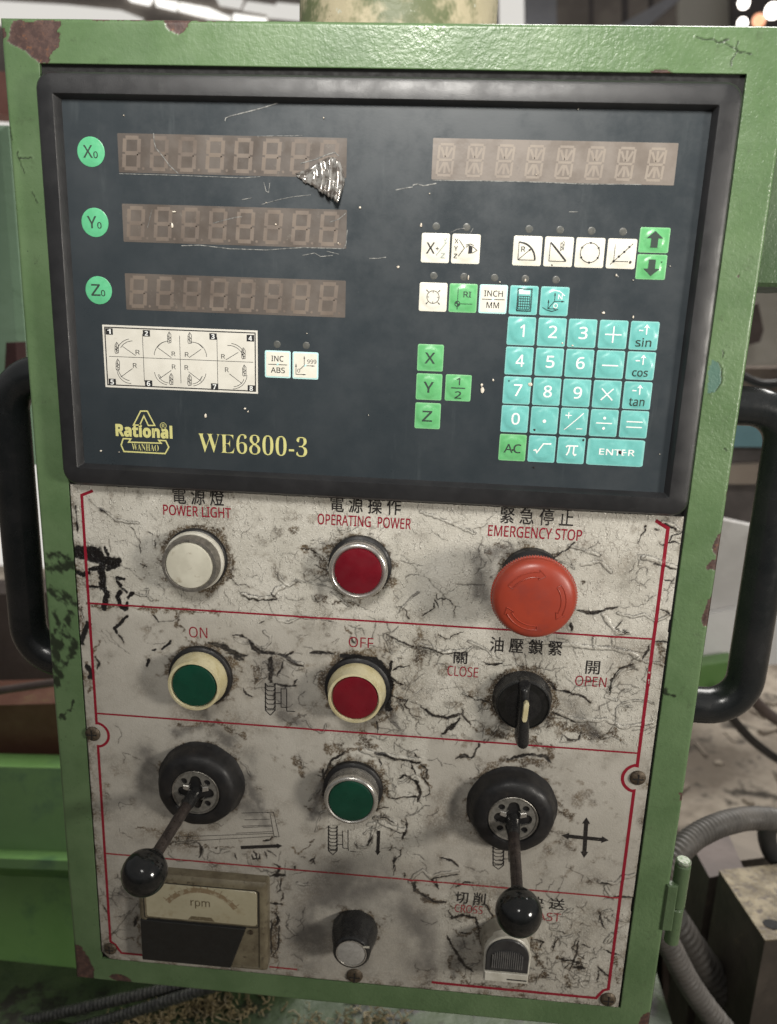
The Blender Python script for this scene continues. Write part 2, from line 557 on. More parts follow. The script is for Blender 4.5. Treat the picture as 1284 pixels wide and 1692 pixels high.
def green_paint(name, chips=True, a=GREEN1, b=GREEN2, hammer=0.11):
    t = NT(name)
    c = t.mix(t.ramp(t.noise(0.02, 5, 0.65), 0.35, 0.65), a, b)
    c = t.mix(t.ramp(t.noise(0.11, 6, 0.75), 0.56, 0.78, 0, 0.75), c, (0.062, 0.085, 0.045))
    c = t.mix(t.ramp(t.noise(0.9, 4, 0.7), 0.64, 0.72, 0, 0.8), c, (0.04, 0.06, 0.035))
    rough = t.ramp(t.noise(0.03, 5, 0.7), 0.3, 0.7, 0.24, 0.46)
    h = t.ramp(t.noise(0.55, 2, 0.5), 0.3, 0.7)
    sp_ = t.t.nodes.new('ShaderNodeSeparateXYZ'); t.L(t.pos, sp_.inputs[0])
    hm = t.math('MULTIPLY', t.ramp(sp_.outputs['X'], -160, 110, 0.30, 1.0), t.ramp(t.noise(0.015, 3), 0.35, 0.65, 0.6, 1.1))
    nrm = t.bump(t.math('MULTIPLY', h, hm), hammer)
    nrm = t.bump(t.noise(2.5, 3), 0.03, 1.0, nrm)
    if chips:
        ch, sc_ = t.attr('chip'), t.attr('scuff')
        prim = t.mix(t.ramp(t.noise(0.25, 5, 0.7), 0.4, 0.6), (0.060, 0.034, 0.030), (0.100, 0.058, 0.048))
        prim = t.mix(t.ramp(t.noise(0.5, 5, 0.7), 0.58, 0.68), prim, (0.16, 0.07, 0.035))
        c = t.mix(ch, c, prim)
        c = t.mix(sc_, c, (0.010, 0.012, 0.009))
        c = t.mix(t.attr('teal'), c, (0.085, 0.165, 0.13))
        rough = t.math('ADD', rough, t.math('MULTIPLY', ch, 0.14))
    return t.out(c, rough, 0.0, nrm, Specular_IOR_Level=0.45)


M_green = green_paint('green_hammered_paint')
M_greenplain = green_paint('green_machine_paint', False, (0.065, 0.110, 0.052), (0.09, 0.14, 0.07))

# ------------------------------------------------------------------ numpy fields for worn surfaces
rng = np.random.default_rng(5)


def vnoise(X, Z, scale, seed):
    g = np.random.default_rng(seed).random((257, 257))
    x, z = (X / scale) + 300.37, (Z / scale) + 300.71
    xi, zi = np.floor(x).astype(int), np.floor(z).astype(int)
    fx, fz = x - xi, z - zi
    fx, fz = fx * fx * (3 - 2 * fx), fz * fz * (3 - 2 * fz)
    a, b = g[xi % 256, zi % 256], g[(xi + 1) % 256, zi % 256]
    c, d = g[xi % 256, (zi + 1) % 256], g[(xi + 1) % 256, (zi + 1) % 256]
    return (a * (1 - fx) + b * fx) * (1 - fz) + (c * (1 - fx) + d * fx) * fz


def fbm(X, Z, scale, seed, n=4):
    s, a, tot = 0, 1.0, 0
    for i in range(n):
        s = s + a * vnoise(X, Z, scale / 2 ** i, seed + i)
        tot += a
        a *= 0.55
    return s / tot


def sst(x, a, b):
    t_ = np.clip((x - a) / (b - a), 0, 1)
    return t_ * t_ * (3 - 2 * t_)


class Field:                                  # a regular grid of samples over the panel plane
    def __init__(s, x0, x1, z0, z1, step):
        s.xs = np.arange(x0, x1 + step * .5, step)
        s.zs = np.arange(z0, z1 + step * .5, step)
        s.x0, s.z0, s.st = x0, z0, step
        s.X, s.Z = np.meshgrid(s.xs, s.zs, indexing='ij')
        s.wx = (fbm(s.X, s.Z, 3.0, 11, 3) - .5) * 2
        s.wz = (fbm(s.X, s.Z, 3.0, 31, 3) - .5) * 2
        s.a = {}

    def f(s, name):
        if name not in s.a: s.a[name] = np.zeros_like(s.X)
        return s.a[name]

    def win(s, x0, x1, z0, z1):
        i0, i1 = int((x0 - s.x0) / s.st), int((x1 - s.x0) / s.st) + 2
        j0, j1 = int((z0 - s.z0) / s.st), int((z1 - s.z0) / s.st) + 2
        i0, j0 = max(i0, 0), max(j0, 0)
        i1, j1 = min(i1, len(s.xs)), min(j1, len(s.zs))
        if i0 >= i1 or j0 >= j1: return None
        return (slice(i0, i1), slice(j0, j1))

    def dist(s, pts, pad, warp=0.6):
        pts = np.array(pts, float)
        w = s.win(pts[:, 0].min() - pad, pts[:, 0].max() + pad, pts[:, 1].min() - pad, pts[:, 1].max() + pad)
        if w is None: return None, None
        X, Z = s.X[w] + s.wx[w] * warp, s.Z[w] + s.wz[w] * warp
        D = np.full(X.shape, 1e9)
        if len(pts) == 1:
            D = np.hypot(X - pts[0, 0], Z - pts[0, 1])
        for (a, b) in zip(pts[:-1], pts[1:]):
            dx, dz = b - a
            t_ = np.clip(((X - a[0]) * dx + (Z - a[1]) * dz) / (dx * dx + dz * dz + 1e-9), 0, 1)
            D = np.minimum(D, np.hypot(X - a[0] - t_ * dx, Z - a[1] - t_ * dz))
        return w, D

    def stroke(s, kind, w, pts):
        black = kind == 'b'
        if black: kind = 'k'
        if kind in 'kf':
            pad = w + 2
            ww, D = s.dist(pts, pad, 0.9)
            if ww is None: return
            T0, T1 = np.array(pts[0]), np.array(pts[-1])
            ends = np.minimum(np.hypot(s.X[ww] - T0[0], s.Z[ww] - T0[1]), np.hypot(s.X[ww] - T1[0], s.Z[ww] - T1[1]))
            wv = w * (0.25 + 1.1 * fbm(s.X[ww], s.Z[ww], 1.8, 77, 3)) * (.45 + .55 * sst(ends, 0, w * 1.6))
            k = 1 - sst(D, wv * .34, wv * .60)
            hl = s.f('halo'); hl[ww] = np.maximum(hl[ww], np.exp(-np.maximum(D - wv * .4, 0) / (.5 + w * .35)) * (.9 if kind == 'k' else .3))
            q = s.f('core'); q[ww] = np.maximum(q[ww], (1 - sst(D, wv * .12, wv * .34)) * (w > 1.0 and not black))
            if black: wv = w * (0.55 + .9 * fbm(s.X[ww], s.Z[ww], 1.5, 77, 3)); k = 1 - sst(D, wv * .36, wv * .56); bb = s.f('black'); bb[ww] = np.maximum(bb[ww], k)
            c = s.f('crack'); c[ww] = np.maximum(c[ww], k * (1.0 if kind == 'k' else 0.6))
            h = s.f('h')
            h[ww] += -0.10 * k * min(1, w / 1.0) + 0.10 * np.exp(-((D - wv * .75) / .45) ** 2) * (kind == 'k')
        elif kind == 'r':
            ww, D = s.dist(pts, w + 2, 0.9)
            if ww is None: return
            wv = w * (0.7 + 0.6 * fbm(s.X[ww], s.Z[ww], 4, 78, 2))
            q = np.clip(1 - (D / (wv * .5)) ** 2, 0, 1)
            h = s.f('h'); h[ww] = np.maximum(h[ww], 0.52 * np.sqrt(q) * min(1.3, w / 2.0))
            e_ = np.exp(-((D - wv * .53) / .26) ** 2)
            c = s.f('crack'); c[ww] = np.maximum(c[ww], e_ * 0.85 * sst(fbm(s.X[ww], s.Z[ww], 3, 79, 2), .2, .5))
            b = s.f('ridge'); b[ww] = np.maximum(b[ww], q)
        elif kind == 'd':
            ww, D = s.dist(pts, w * 1.2 + 4, 2.5)
            if ww is None: return
            n = fbm(s.X[ww], s.Z[ww], 3.5, 80, 4)
            k = np.clip(1 - D / (w * .75), 0, 1)
            q = s.f('dirt'); q[ww] = np.maximum(q[ww], sst(k * .9 + (n - .5) * 1.5, .28, .75) * .85)
        elif kind == 's':
            ww, D = s.dist(pts, w * 1.6 + 4, 2.5)
            if ww is None: return
            n = fbm(s.X[ww], s.Z[ww], 14, 81, 4)
            q = s.f('smudge_shade'); q[ww] = np.maximum(q[ww], np.exp(-(D / (w * .62)) ** 2) * sst(n, .15, .65))

    def inpoly(s, poly, pad=2, warp=0.5):
        poly = np.array(poly, float)
        w = s.win(poly[:, 0].min() - pad, poly[:, 0].max() + pad, poly[:, 1].min() - pad, poly[:, 1].max() + pad)
        X, Z = s.X[w] + s.wx[w] * warp, s.Z[w] + s.wz[w] * warp
        ins = np.zeros(X.shape, bool)
        for (a, b) in zip(poly, np.roll(poly, -1, axis=0)):
            c = ((a[1] > Z) != (b[1] > Z)) & (X < (b[0] - a[0]) * (Z - a[1]) / (b[1] - a[1] + 1e-12) + a[0])
            ins ^= c
        return w, ins.astype(float)

    def build(s, name, mat, d, parent, keep=None, thick=1.5, kind=None):
        nx, nz = s.X.shape
        h = s.f('h')
        co = np.stack([s.X, -(d + h), s.Z], -1).reshape(-1, 3)
        idx = np.arange(nx * nz).reshape(nx, nz)
        q = np.stack([idx[:-1, :-1], idx[1:, :-1], idx[1:, 1:], idx[:-1, 1:]], -1)
        kp = np.ones((nx - 1, nz - 1), bool) if keep is None else keep
        faces = q[kp]
        # walls down the border of the kept cells
        kpp = np.pad(kp, 1)
        walls, extra = [], {}
        ncos = []

        def low(i):
            if i not in extra:
                extra[i] = nx * nz + len(ncos)
                c_ = co[i].copy(); c_[1] = -(d - thick)
                ncos.append(c_)
            return extra[i]
        for di, dj, e0, e1 in ((-1, 0, 0, 3), (1, 0, 2, 1), (0, -1, 1, 0), (0, 1, 3, 2)):
            nb = kpp[1 + di:1 + di + kp.shape[0], 1 + dj:1 + dj + kp.shape[1]]
            for fc in q[kp & ~nb]:
                a, b = fc[e0], fc[e1]
                walls.append((a, b, low(b), low(a)))
        allf = np.concatenate([faces, np.array(walls, int).reshape(-1, 4)])
        allc = np.concatenate([co, np.array(ncos).reshape(-1, 3)])
        used = np.unique(allf)
        remap = np.full(len(allc), -1); remap[used] = np.arange(len(used))
        allf = remap[allf]
        me = bpy.data.meshes.new(name)
        org = ORG[parent.name]
        me.vertices.add(len(used))
        me.vertices.foreach_set('co', ((allc[used] - org) * S).astype(np.float32).ravel())
        me.loops.add(allf.size)
        me.loops.foreach_set('vertex_index', allf.ravel().astype(np.int32))
        me.polygons.add(len(allf))
        me.polygons.foreach_set('loop_start', (np.arange(len(allf)) * 4).astype(np.int32))
        me.polygons.foreach_set('loop_total', np.full(len(allf), 4, np.int32))
        sm = np.zeros(len(allf), bool); sm[:len(faces)] = True
        me.polygons.foreach_set('use_smooth', sm)
        me.update(calc_edges=True)
        for k, arr in s.a.items():
            if k == 'h': continue
            a_ = me.attributes.new(k, 'FLOAT', 'POINT')
            full = np.concatenate([arr.reshape(-1), np.zeros(len(ncos))])[used]
            a_.data.foreach_set('value', np.clip(full, 0, 1).astype(np.float32))
        me.materials.append(mat)
        o = bpy.data.objects.new(name, me)
        return link(o, name, parent, org)

# ================================================================== CONTROL CABINET
FX0, FX1, FZ0, FZ1 = -184.6, 165.4, -310.6, 221.5      # outline of the green face
cab = empty('control_cabinet', (-10, 60, FZ0), 'green metal control cabinet with worn white button plate, joysticks and black side handles', 'control cabinet')
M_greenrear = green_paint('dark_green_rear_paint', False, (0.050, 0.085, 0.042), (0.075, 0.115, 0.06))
body = MB().box(FX0 + .8, FX1 - .8, 2.2, 165, FZ0 + .8, FZ1 - .8, 1.0).build('cabinet_body', M_greenplain, cab)
MB().box(-170, 149, 1.0, 2.1, -296, 206).build('back_panel', M_dark, cab)
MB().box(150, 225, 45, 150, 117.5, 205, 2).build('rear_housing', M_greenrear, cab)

# ---- front frame with hammered green paint, chips and scuffs
ff = Field(FX0, FX1, FZ0, FZ1, 0.5)
edge = np.minimum(np.minimum(ff.X - FX0, FX1 - ff.X), np.minimum(ff.Z - FZ0, FZ1 - ff.Z))
ff.f('h')[:] = -(1.9 - np.sqrt(np.maximum(0, 1.9 ** 2 - np.clip(1.9 - edge, 0, 1.9) ** 2))) + (fbm(ff.X, ff.Z, 60, 3, 2) - .5) * .8
OX0, OX1, OZ0, OZ1 = -166.9, 147.4, -293.4, 203.1
cx_, cz_ = (ff.X[:-1, :-1] + ff.X[1:, 1:]) / 2, (ff.Z[:-1, :-1] + ff.Z[1:, 1:]) / 2
slant = OX1 - 0.004 * (203 - cz_) * 0 
keep = ~((cx_ > OX0) & (cx_ < slant) & (cz_ > OZ0) & (cz_ < OZ1))
ff.f('chip'); ff.f('scuff'); ff.f('teal')


def chips(polys, key='chip', depth=0.22, px=True, warp=1.0):
    for poly in polys:
        pts = [P(x, y, 0.6) for x, y in poly]
        w, ins = ff.inpoly(pts, 3, warp)
        q = ff.f(key); q[w] = np.maximum(q[w], ins)
        h = ff.f('h'); h[w] -= depth * ins


chips([
    [(20, 34), (100, 34), (103, 40), (92, 52), (100, 56), (97, 78), (84, 92), (82, 104), (68, 104), (36, 83), (12, 70), (16, 52)],
    [(271, 33), (316, 33), (311, 47), (296, 56), (280, 50)],
    [(150, 28), (500, 30), (500, 31.2), (330, 34), (240, 33), (150, 34)],
    [(1074, 117), (1082, 115), (1106, 117), (1112, 124), (1080, 124)],
    [(1198, 880), (1190, 882), (1181, 892), (1176, 902), (1178, 912), (1182, 918), (1181, 924), (1176, 925), (1168, 932), (1165, 938), (1168, 943), (1176, 940), (1186, 943), (1196, 920)],
    [(1182, 972), (1177, 985), (1170, 992), (1166, 1008), (1158, 1020), (1162, 1034), (1172, 1036), (1178, 1010), (1184, 985)],
    [(1206, 809), (1199, 813), (1198, 818), (1202, 821), (1207, 818)],
    [(122, 1560), (134, 1564), (148, 1585), (157, 1604), (156, 1618), (122, 1618)],
    [(178, 1612), (196, 1609), (210, 1613), (222, 1626), (200, 1626)],
    [(1133, 1313), (1120, 1309), (1124, 1322), (1131, 1322)],
    [(1062, 1676), (1074, 1672), (1078, 1696), (1052, 1696)],
    [(28, 392), (22, 396), (26, 400)], [(-2, 44), (9, 46), (10, 60), (4, 74), (-2, 76)],
    [(1222, 455), (1218, 452), (1216, 456), (1220, 459)],
])
# black rubbed marks on the left stile
q = ff.f('scuff')
for (w_, pts) in ((3.2, [(78, 921), (92, 913), (108, 918)]), (4.2, [(82, 936), (100, 939), (116, 934)]), (2.0, [(76, 930), (84, 944)]),
                  (4.0, [(72, 968), (88, 980), (104, 988), (122, 993)]), (2.4, [(74, 985), (78, 1010)]), (3.0, [(92, 1010), (96, 1040), (90, 1060)]),
                  (3.4, [(118, 1015), (108, 1040), (100, 1062), (94, 1100)]), (3.0, [(96, 1062), (92, 1090), (88, 1128)]), (3.4, [(124, 1062), (112, 1090), (100, 1100)]),
                  (3.5, [(92, 1108), (98, 1112), (94, 1130)]), (1.6, [(120, 1156), (118, 1170), (108, 1182), (100, 1188)]), (1.2, [(1099, 1140), (1108, 1146), (1116, 1149)])):
    mm = [P(x, y, .6) for x, y in pts]
    ww, D = ff.dist(mm, w_ + 3, 2.2)
    n = fbm(ff.X[ww] + ff.Z[ww] * .5, ff.Z[ww] * .55, 3.0, 90, 5)
    q[ww] = np.maximum(q[ww], sst((1 - D / (w_ * .9)) * .8 + (n - .5) * 2.3, .05, .75) * .88)
    ff.f('h')[ww] -= 0.05 * q[ww]
w, ins = ff.inpoly([P(x, y, .6) for x, y in ((1172, 606), (1178, 596), (1186, 600), (1192, 615), (1190, 632), (1180, 648), (1168, 650))], 2, .8)
ff.f('teal')[w] = np.maximum(ff.f('teal')[w], ins)
for pts in ([(1184, 598), (1191, 606), (1193, 618), (1190, 632), (1184, 642), (1174, 650)], [(1193, 580), (1197, 584), (1195, 590)], [(18, 212), (22, 232)], [(28, 252), (34, 268), (40, 284)], [(33, 263), (52, 261)],
            [(54, 318), (62, 336)], [(1196, 740), (1200, 744)], [(1100, 1141), (1112, 1148)], [(1200, 72), (1216, 84), (1240, 92)], [(1150, 62), (1188, 70), (1205, 66)], [(1219, 70), (1208, 110)]):
    mm = [P(x, y, .6) for x, y in pts]
    ww, D = ff.dist(mm, 3, 1.0)
    k = 1 - sst(D, .12, .5)
    q[ww] = np.maximum(q[ww], k * .8)
    ff.f('h')[ww] += 0.16 * np.exp(-((D - .6) / .4) ** 2) - .1 * k
frame = ff.build('front_frame', M_green, 0.9, cab, keep, 1.6)
del ff

# ---- control plate: white film, cracked, torn and stained
PX0, PX1, PZ0, PZ1, PD = -166.2, 146.4, -292.6, 6.0, 1.4
pf = Field(PX0, PX1, PZ0, PZ1, 0.42)
for k in ('h', 'halo', 'black', 'crack', 'core', 'ridge', 'dirt', 'smudge_shade', 'film'): pf.f(k)


def marks(ox, oy, s, items):
    for kind, w, pts in items:
        mm = [P(ox + x / s, oy + y / s) for x, y in pts]
        pf.stroke(kind, w / s * 0.335 * (1.2 if kind == 'k' else 1.1 if kind == 'b' else 1), mm)


marks(60, 800, 3.776, [
    ('b', 81, [(235, 420), (300, 425), (385, 432)]), ('b', 61, [(330, 450), (410, 470), (490, 490)]), ('b', 40, [(450, 520), (510, 480)]),
    ('b', 46, [(410, 480), (412, 560), (418, 640)]), ('b', 35, [(420, 640), (442, 690), (425, 770)]), ('b', 27, [(335, 535), (400, 518)]), ('b', 22, [(430, 395), (450, 440)]),
    ('b', 14, [(320, 635), (380, 642), (440, 643)]), ('b', 24, [(240, 535), (290, 565), (330, 555)]), ('b', 19, [(500, 585), (545, 588)]), ('b', 22, [(505, 608), (530, 635)]),
    ('b', 24, [(525, 670), (508, 705), (520, 735)]), ('b', 27, [(578, 702), (606, 680)]), ('b', 14, [(540, 650), (568, 668)]), ('b', 22, [(520, 740), (550, 780)]), ('b', 19, [(570, 740), (560, 770)]),
    ('r', 14, [(600, 672), (640, 690), (690, 692), (722, 718)]), ('r', 9, [(655, 662), (700, 655), (690, 690)]), ('r', 15, [(400, 155), (450, 185), (500, 225), (560, 235), (640, 245)]),
    ('f', 5, [(300, 60), (340, 110), (400, 155)]), ('k', 9, [(395, 150), (440, 178)]), ('d', 44, [(330, 750), (450, 770), (560, 762), (700, 780), (850, 785), (960, 795)]), ('d', 26, [(960, 795), (1060, 800), (1140, 810)]),
    ('b', 18, [(568, 826), (530, 860), (490, 892)]), ('b', 19, [(490, 905), (504, 925)]), ('k', 9, [(515, 935), (550, 992)]), ('f', 5, [(400, 910), (460, 970), (580, 1055)]), ('f', 5, [(430, 905), (480, 960), (520, 1010)]), ('f', 4, [(400, 935), (440, 990)]),
    ('b', 30, [(320, 870), (300, 930), (285, 985)]), ('k', 12, [(245, 130), (255, 230), (262, 300)]), ('k', 12, [(280, 780), (300, 830)]), ('b', 15, [(840, 982), (790, 1028)]), ('b', 19, [(735, 1035), (742, 1030)]), ('b', 19, [(702, 1095), (688, 1127)]),
    ('f', 5, [(690, 990), (760, 1000), (800, 992)]), ('d', 34, [(870, 800), (890, 870), (930, 950), (1000, 1000), (1100, 1010)]), ('k', 12, [(730, 812), (760, 860)]), ('f', 8, [(760, 860), (850, 850), (880, 830)]),
    ('k', 42, [(1080, 992), (1160, 1008), (1230, 1050), (1284, 1092)]), ('k', 8, [(700, 300), (735, 322)]), ('k', 10, [(770, 380), (772, 382)]), ('k', 8, [(740, 350), (742, 395)]), ('k', 8, [(655, 490), (690, 520)]), ('k', 7, [(660, 522), (680, 512)]),
    ('k', 18, [(370, 1075), (390, 1110), (378, 1150)]), ('b', 35, [(340, 1200), (345, 1170), (320, 1140)]), ('d', 26, [(320, 1120), (340, 1230), (330, 1290)]), ('d', 40, [(400, 980), (360, 1040)]), ('d', 24, [(260, 640), (280, 800), (300, 1000)]),
    ('f', 5, [(450, 340), (470, 420), (440, 450)]), ('f', 4, [(480, 360), (560, 350), (640, 390)]), ('f', 5, [(520, 500), (600, 540), (650, 600)]), ('f', 4, [(460, 570), (500, 590)]), ('s', 60, [(930, 1200), (1040, 1400)]),
])
marks(380, 800, 3.776, [
    ('r', 26, [(85, 685), (130, 708), (200, 712), (260, 705)]), ('k', 12, [(85, 688), (120, 718), (200, 722), (300, 720)]), ('r', 26, [(262, 705), (285, 662), (335, 640)]), ('k', 12, [(258, 672), (275, 700), (300, 718)]), ('r', 15, [(300, 560), (315, 600), (370, 632), (412, 602)]),
    ('r', 9, [(410, 600), (500, 612), (600, 628)]), ('f', 5, [(330, 450), (310, 500), (300, 560)]), ('f', 5, [(240, 725), (262, 790), (300, 855)]), ('r', 13, [(300, 850), (370, 862), (440, 832), (560, 835), (640, 850)]),
    ('r', 12, [(1060, 790), (1100, 740), (1180, 670)]), ('k', 34, [(115, 970), (150, 1020), (210, 1050), (280, 1052)]), ('k', 22, [(280, 1052), (350, 1075), (400, 1110), (460, 1138)]), ('r', 24, [(330, 1080), (400, 1110), (450, 1120)]),
    ('k', 13, [(20, 940), (70, 945), (115, 968)]), ('k', 12, [(345, 1075), (402, 1042)]), ('f', 6, [(400, 1050), (450, 1058)]), ('k', 14, [(335, 1100), (315, 1160), (290, 1195)]), ('f', 7, [(410, 1130), (390, 1190), (400, 1200)]),
    ('k', 32, [(-10, 1050), (50, 1062), (105, 1068)]), ('k', 36, [(30, 1080), (60, 1098)]), ('k', 44, [(255, 1080), (255, 1150), (252, 1232)]), ('k', 20, [(290, 1245), (340, 1258), (410, 1258)]), ('k', 14, [(390, 1250), (415, 1215)]), ('f', 6, [(480, 1150), (480, 1230)]),
    ('d', 60, [(150, 1150), (180, 1210), (130, 1280)]), ('k', 10, [(80, 1270), (100, 1310), (150, 1325)]), ('f', 6, [(190, 1130), (230, 1200), (170, 1260)]),
    ('k', 22, [(498, 1052), (560, 1045), (640, 1060)]), ('b', 30, [(695, 1070), (780, 1075), (880, 1092)]), ('k', 10, [(755, 950), (785, 1000)]), ('f', 7, [(840, 1000), (900, 1010), (985, 1040)]), ('f', 6, [(450, 1010), (510, 1020), (530, 1050)]),
    ('b', 38, [(900, 1090), (960, 1150), (1000, 1230), (985, 1330), (990, 1400)]), ('k', 13, [(1010, 1160), (1050, 1140), (1110, 1132)]), ('k', 12, [(1000, 1200), (1040, 1240), (1085, 1255)]),
    ('k', 12, [(1005, 1320), (1060, 1340), (1110, 1352)]), ('f', 7, [(1110, 1352), (1190, 1380), (1220, 1440), (1284, 1450)]), ('k', 8, [(970, 930), (1050, 978), (1150, 1012), (1284, 1030)]), ('r', 10, [(1040, 985), (1150, 1022), (1284, 1042)]),
    ('d', 56, [(440, 400), (530, 420), (575, 480), (590, 570)]), ('k', 7, [(440, 400), (490, 410), (545, 432)]), ('d', 22, [(540, 690), (620, 745), (720, 732), (800, 765)]), ('f', 6, [(610, 750), (740, 720), (830, 770), (900, 800)]),
    ('k', 9, [(530, 700), (548, 738)]), ('d', 24, [(700, 880), (760, 940)]), ('f', 6, [(640, 990), (680, 960), (660, 1000)]), ('f', 6, [(430, 940), (490, 945)]), ('b', 14, [(1010, 1100), (990, 1180)]), ('k', 12, [(185, 862), (210, 860)]), ('k', 5, [(110, 825), (114, 826)]), ('k', 7, [(190, 208), (200, 212)]), ('k', 8, [(25, 80), (30, 85)]),
    ('d', 40, [(900, 1500), (1000, 1440), (1040, 1380)]), ('f', 7, [(1000, 1380), (1000, 1460), (1060, 1511)]), ('f', 6, [(1100, 1200), (1120, 1260), (1090, 1330)]), ('d', 30, [(380, 290), (430, 270)]),
])
marks(700, 1000, 3.057, [
    ('r', 20, [(560, 180), (640, 190), (740, 195), (850, 215), (960, 220), (1040, 238), (1095, 275)]), ('r', 13, [(1095, 275), (1170, 292), (1225, 300)]), ('r', 13, [(860, 165), (860, 210)]), ('r', 15, [(957, 160), (957, 212)]),
    ('k', 13, [(1140, 200), (1118, 240), (1100, 282)]), ('k', 22, [(775, 28), (850, 38), (915, 25)]), ('k', 14, [(900, 22), (950, 10), (975, 12)]), ('r', 20, [(905, 45), (945, 100), (975, 135), (1040, 138)]), ('r', 12, [(975, 40), (1060, 58), (1120, 45), (1170, 82), (1245, 42)]), ('k', 10, [(1010, 130), (1036, 138)]),
    ('k', 10, [(1165, 182), (1245, 184)]), ('r', 16, [(-20, 200), (50, 212), (92, 238), (160, 230), (232, 222)]), ('k', 8, [(50, 222), (92, 244), (200, 236)]), ('r', 11, [(225, 180), (320, 222), (360, 270), (400, 282)]), ('k', 12, [(298, 285), (330, 300), (390, 298)]), ('f', 7, [(360, 230), (380, 275)]),
    ('r', 11, [(200, 445), (262, 468), (330, 480), (360, 512)]), ('k', 6, [(215, 452), (262, 475), (325, 490)]), ('k', 14, [(680, 430), (740, 440), (800, 460), (845, 490)]), ('d', 50, [(610, 370), (655, 420), (650, 480)]), ('k', 16, [(620, 380), (670, 430)]),
    ('r', 19, [(640, 530), (700, 542), (760, 576), (850, 582), (920, 576), (1000, 615), (1080, 602), (1150, 590)]), ('k', 8, [(640, 540), (700, 555), (760, 590)]), ('r', 12, [(970, 600), (975, 520), (992, 502), (1050, 510)]), ('k', 9, [(940, 455), (948, 380), (985, 320), (1060, 300)]), ('r', 10, [(930, 440), (960, 380), (1000, 330), (1060, 310)]),
    ('r', 11, [(915, 462), (970, 480)]), ('r', 9, [(1000, 490), (1070, 478), (1160, 492)]), ('d', 84, [(670, 600), (740, 620), (830, 640), (880, 650)]), ('d', 70, [(560, 680), (640, 720), (620, 760)]), ('d', 50, [(960, 640), (1000, 690)]), ('k', 9, [(700, 650), (730, 680), (780, 680), (800, 640)]),
    ('k', 32, [(100, 645), (150, 610), (180, 572)]), ('k', 15, [(-10, 515), (40, 552), (120, 568), (190, 545)]), ('k', 12, [(190, 545), (215, 580), (240, 600)]), ('d', 44, [(240, 600), (290, 635), (400, 652), (460, 655)]), ('k', 10, [(190, 520), (200, 560)]),
    ('k', 11, [(180, 770), (250, 765), (262, 740), (285, 690)]), ('d', 34, [(180, 755), (240, 775)]), ('r', 10, [(265, 800), (285, 850)]), ('k', 18, [(425, 780), (520, 752), (610, 765), (640, 790)]), ('d', 24, [(430, 775), (620, 790)]),
    ('f', 9, [(510, 240), (520, 330)]), ('f', 9, [(600, 280), (560, 340)]), ('f', 8, [(450, 230), (470, 300), (500, 320)]), ('f', 8, [(330, 360), (370, 410)]), ('f', 7, [(640, 290), (600, 350)]), ('f', 8, [(760, 410), (900, 400)]), ('k', 8, [(735, 100), (742, 122)]), ('k', 8, [(745, 85), (750, 118)]),
    ('k', 9, [(1190, 20), (1245, 45)]), ('d', 30, [(1200, 200), (1190, 300)]), ('f', 7, [(700, 640), (690, 690), (770, 690), (800, 640)]), ('f', 7, [(850, 640), (900, 680), (950, 660), (1020, 700)]), ('k', 7, [(870, 590), (872, 610)]),
])
marks(640, 800, 1.994, [
    ('f', 5, [(380, 180), (410, 205)]), ('f', 5, [(430, 185), (440, 210)]), ('k', 5, [(545, 245), (590, 215), (620, 190)]), ('f', 5, [(370, 240), (400, 245)]), ('r', 13, [(840, 240), (880, 250), (948, 272)]), ('k', 7, [(880, 262), (945, 278)]), ('k', 7, [(920, 190), (960, 195)]),
    ('k', 14, [(885, 145), (892, 150)]), ('r', 12, [(905, 125), (940, 132), (962, 148)]), ('k', 8, [(900, 130), (955, 145)]), ('k', 6, [(910, 315), (938, 320)]), ('r', 8, [(600, 200), (650, 220), (700, 232)]), ('r', 8, [(640, 265), (700, 255), (740, 290)]),
    ('f', 5, [(30, 430), (60, 390), (110, 350)]), ('k', 6, [(155, 380), (170, 405)]), ('s', 44, [(300, 240), (310, 330), (330, 420)]), ('s', 30, [(340, 220), (410, 215)]), ('f', 5, [(230, 330), (330, 335)]), ('k', 8, [(600, 455), (605, 480)]), ('f', 6, [(880, 520), (918, 515)]), ('f', 5, [(700, 530), (790, 548), (850, 560)]),  # smudges left of the stop button paint its cast shadow together with grime
    ('d', 14, [(330, 225), (360, 250)]), ('d', 12, [(640, 318), (650, 320)]), ('f', 4, [(20, 250), (120, 270)]), ('f', 4, [(120, 300), (200, 380)]), ('r', 8, [(110, 90), (220, 130), (290, 160)]),
])
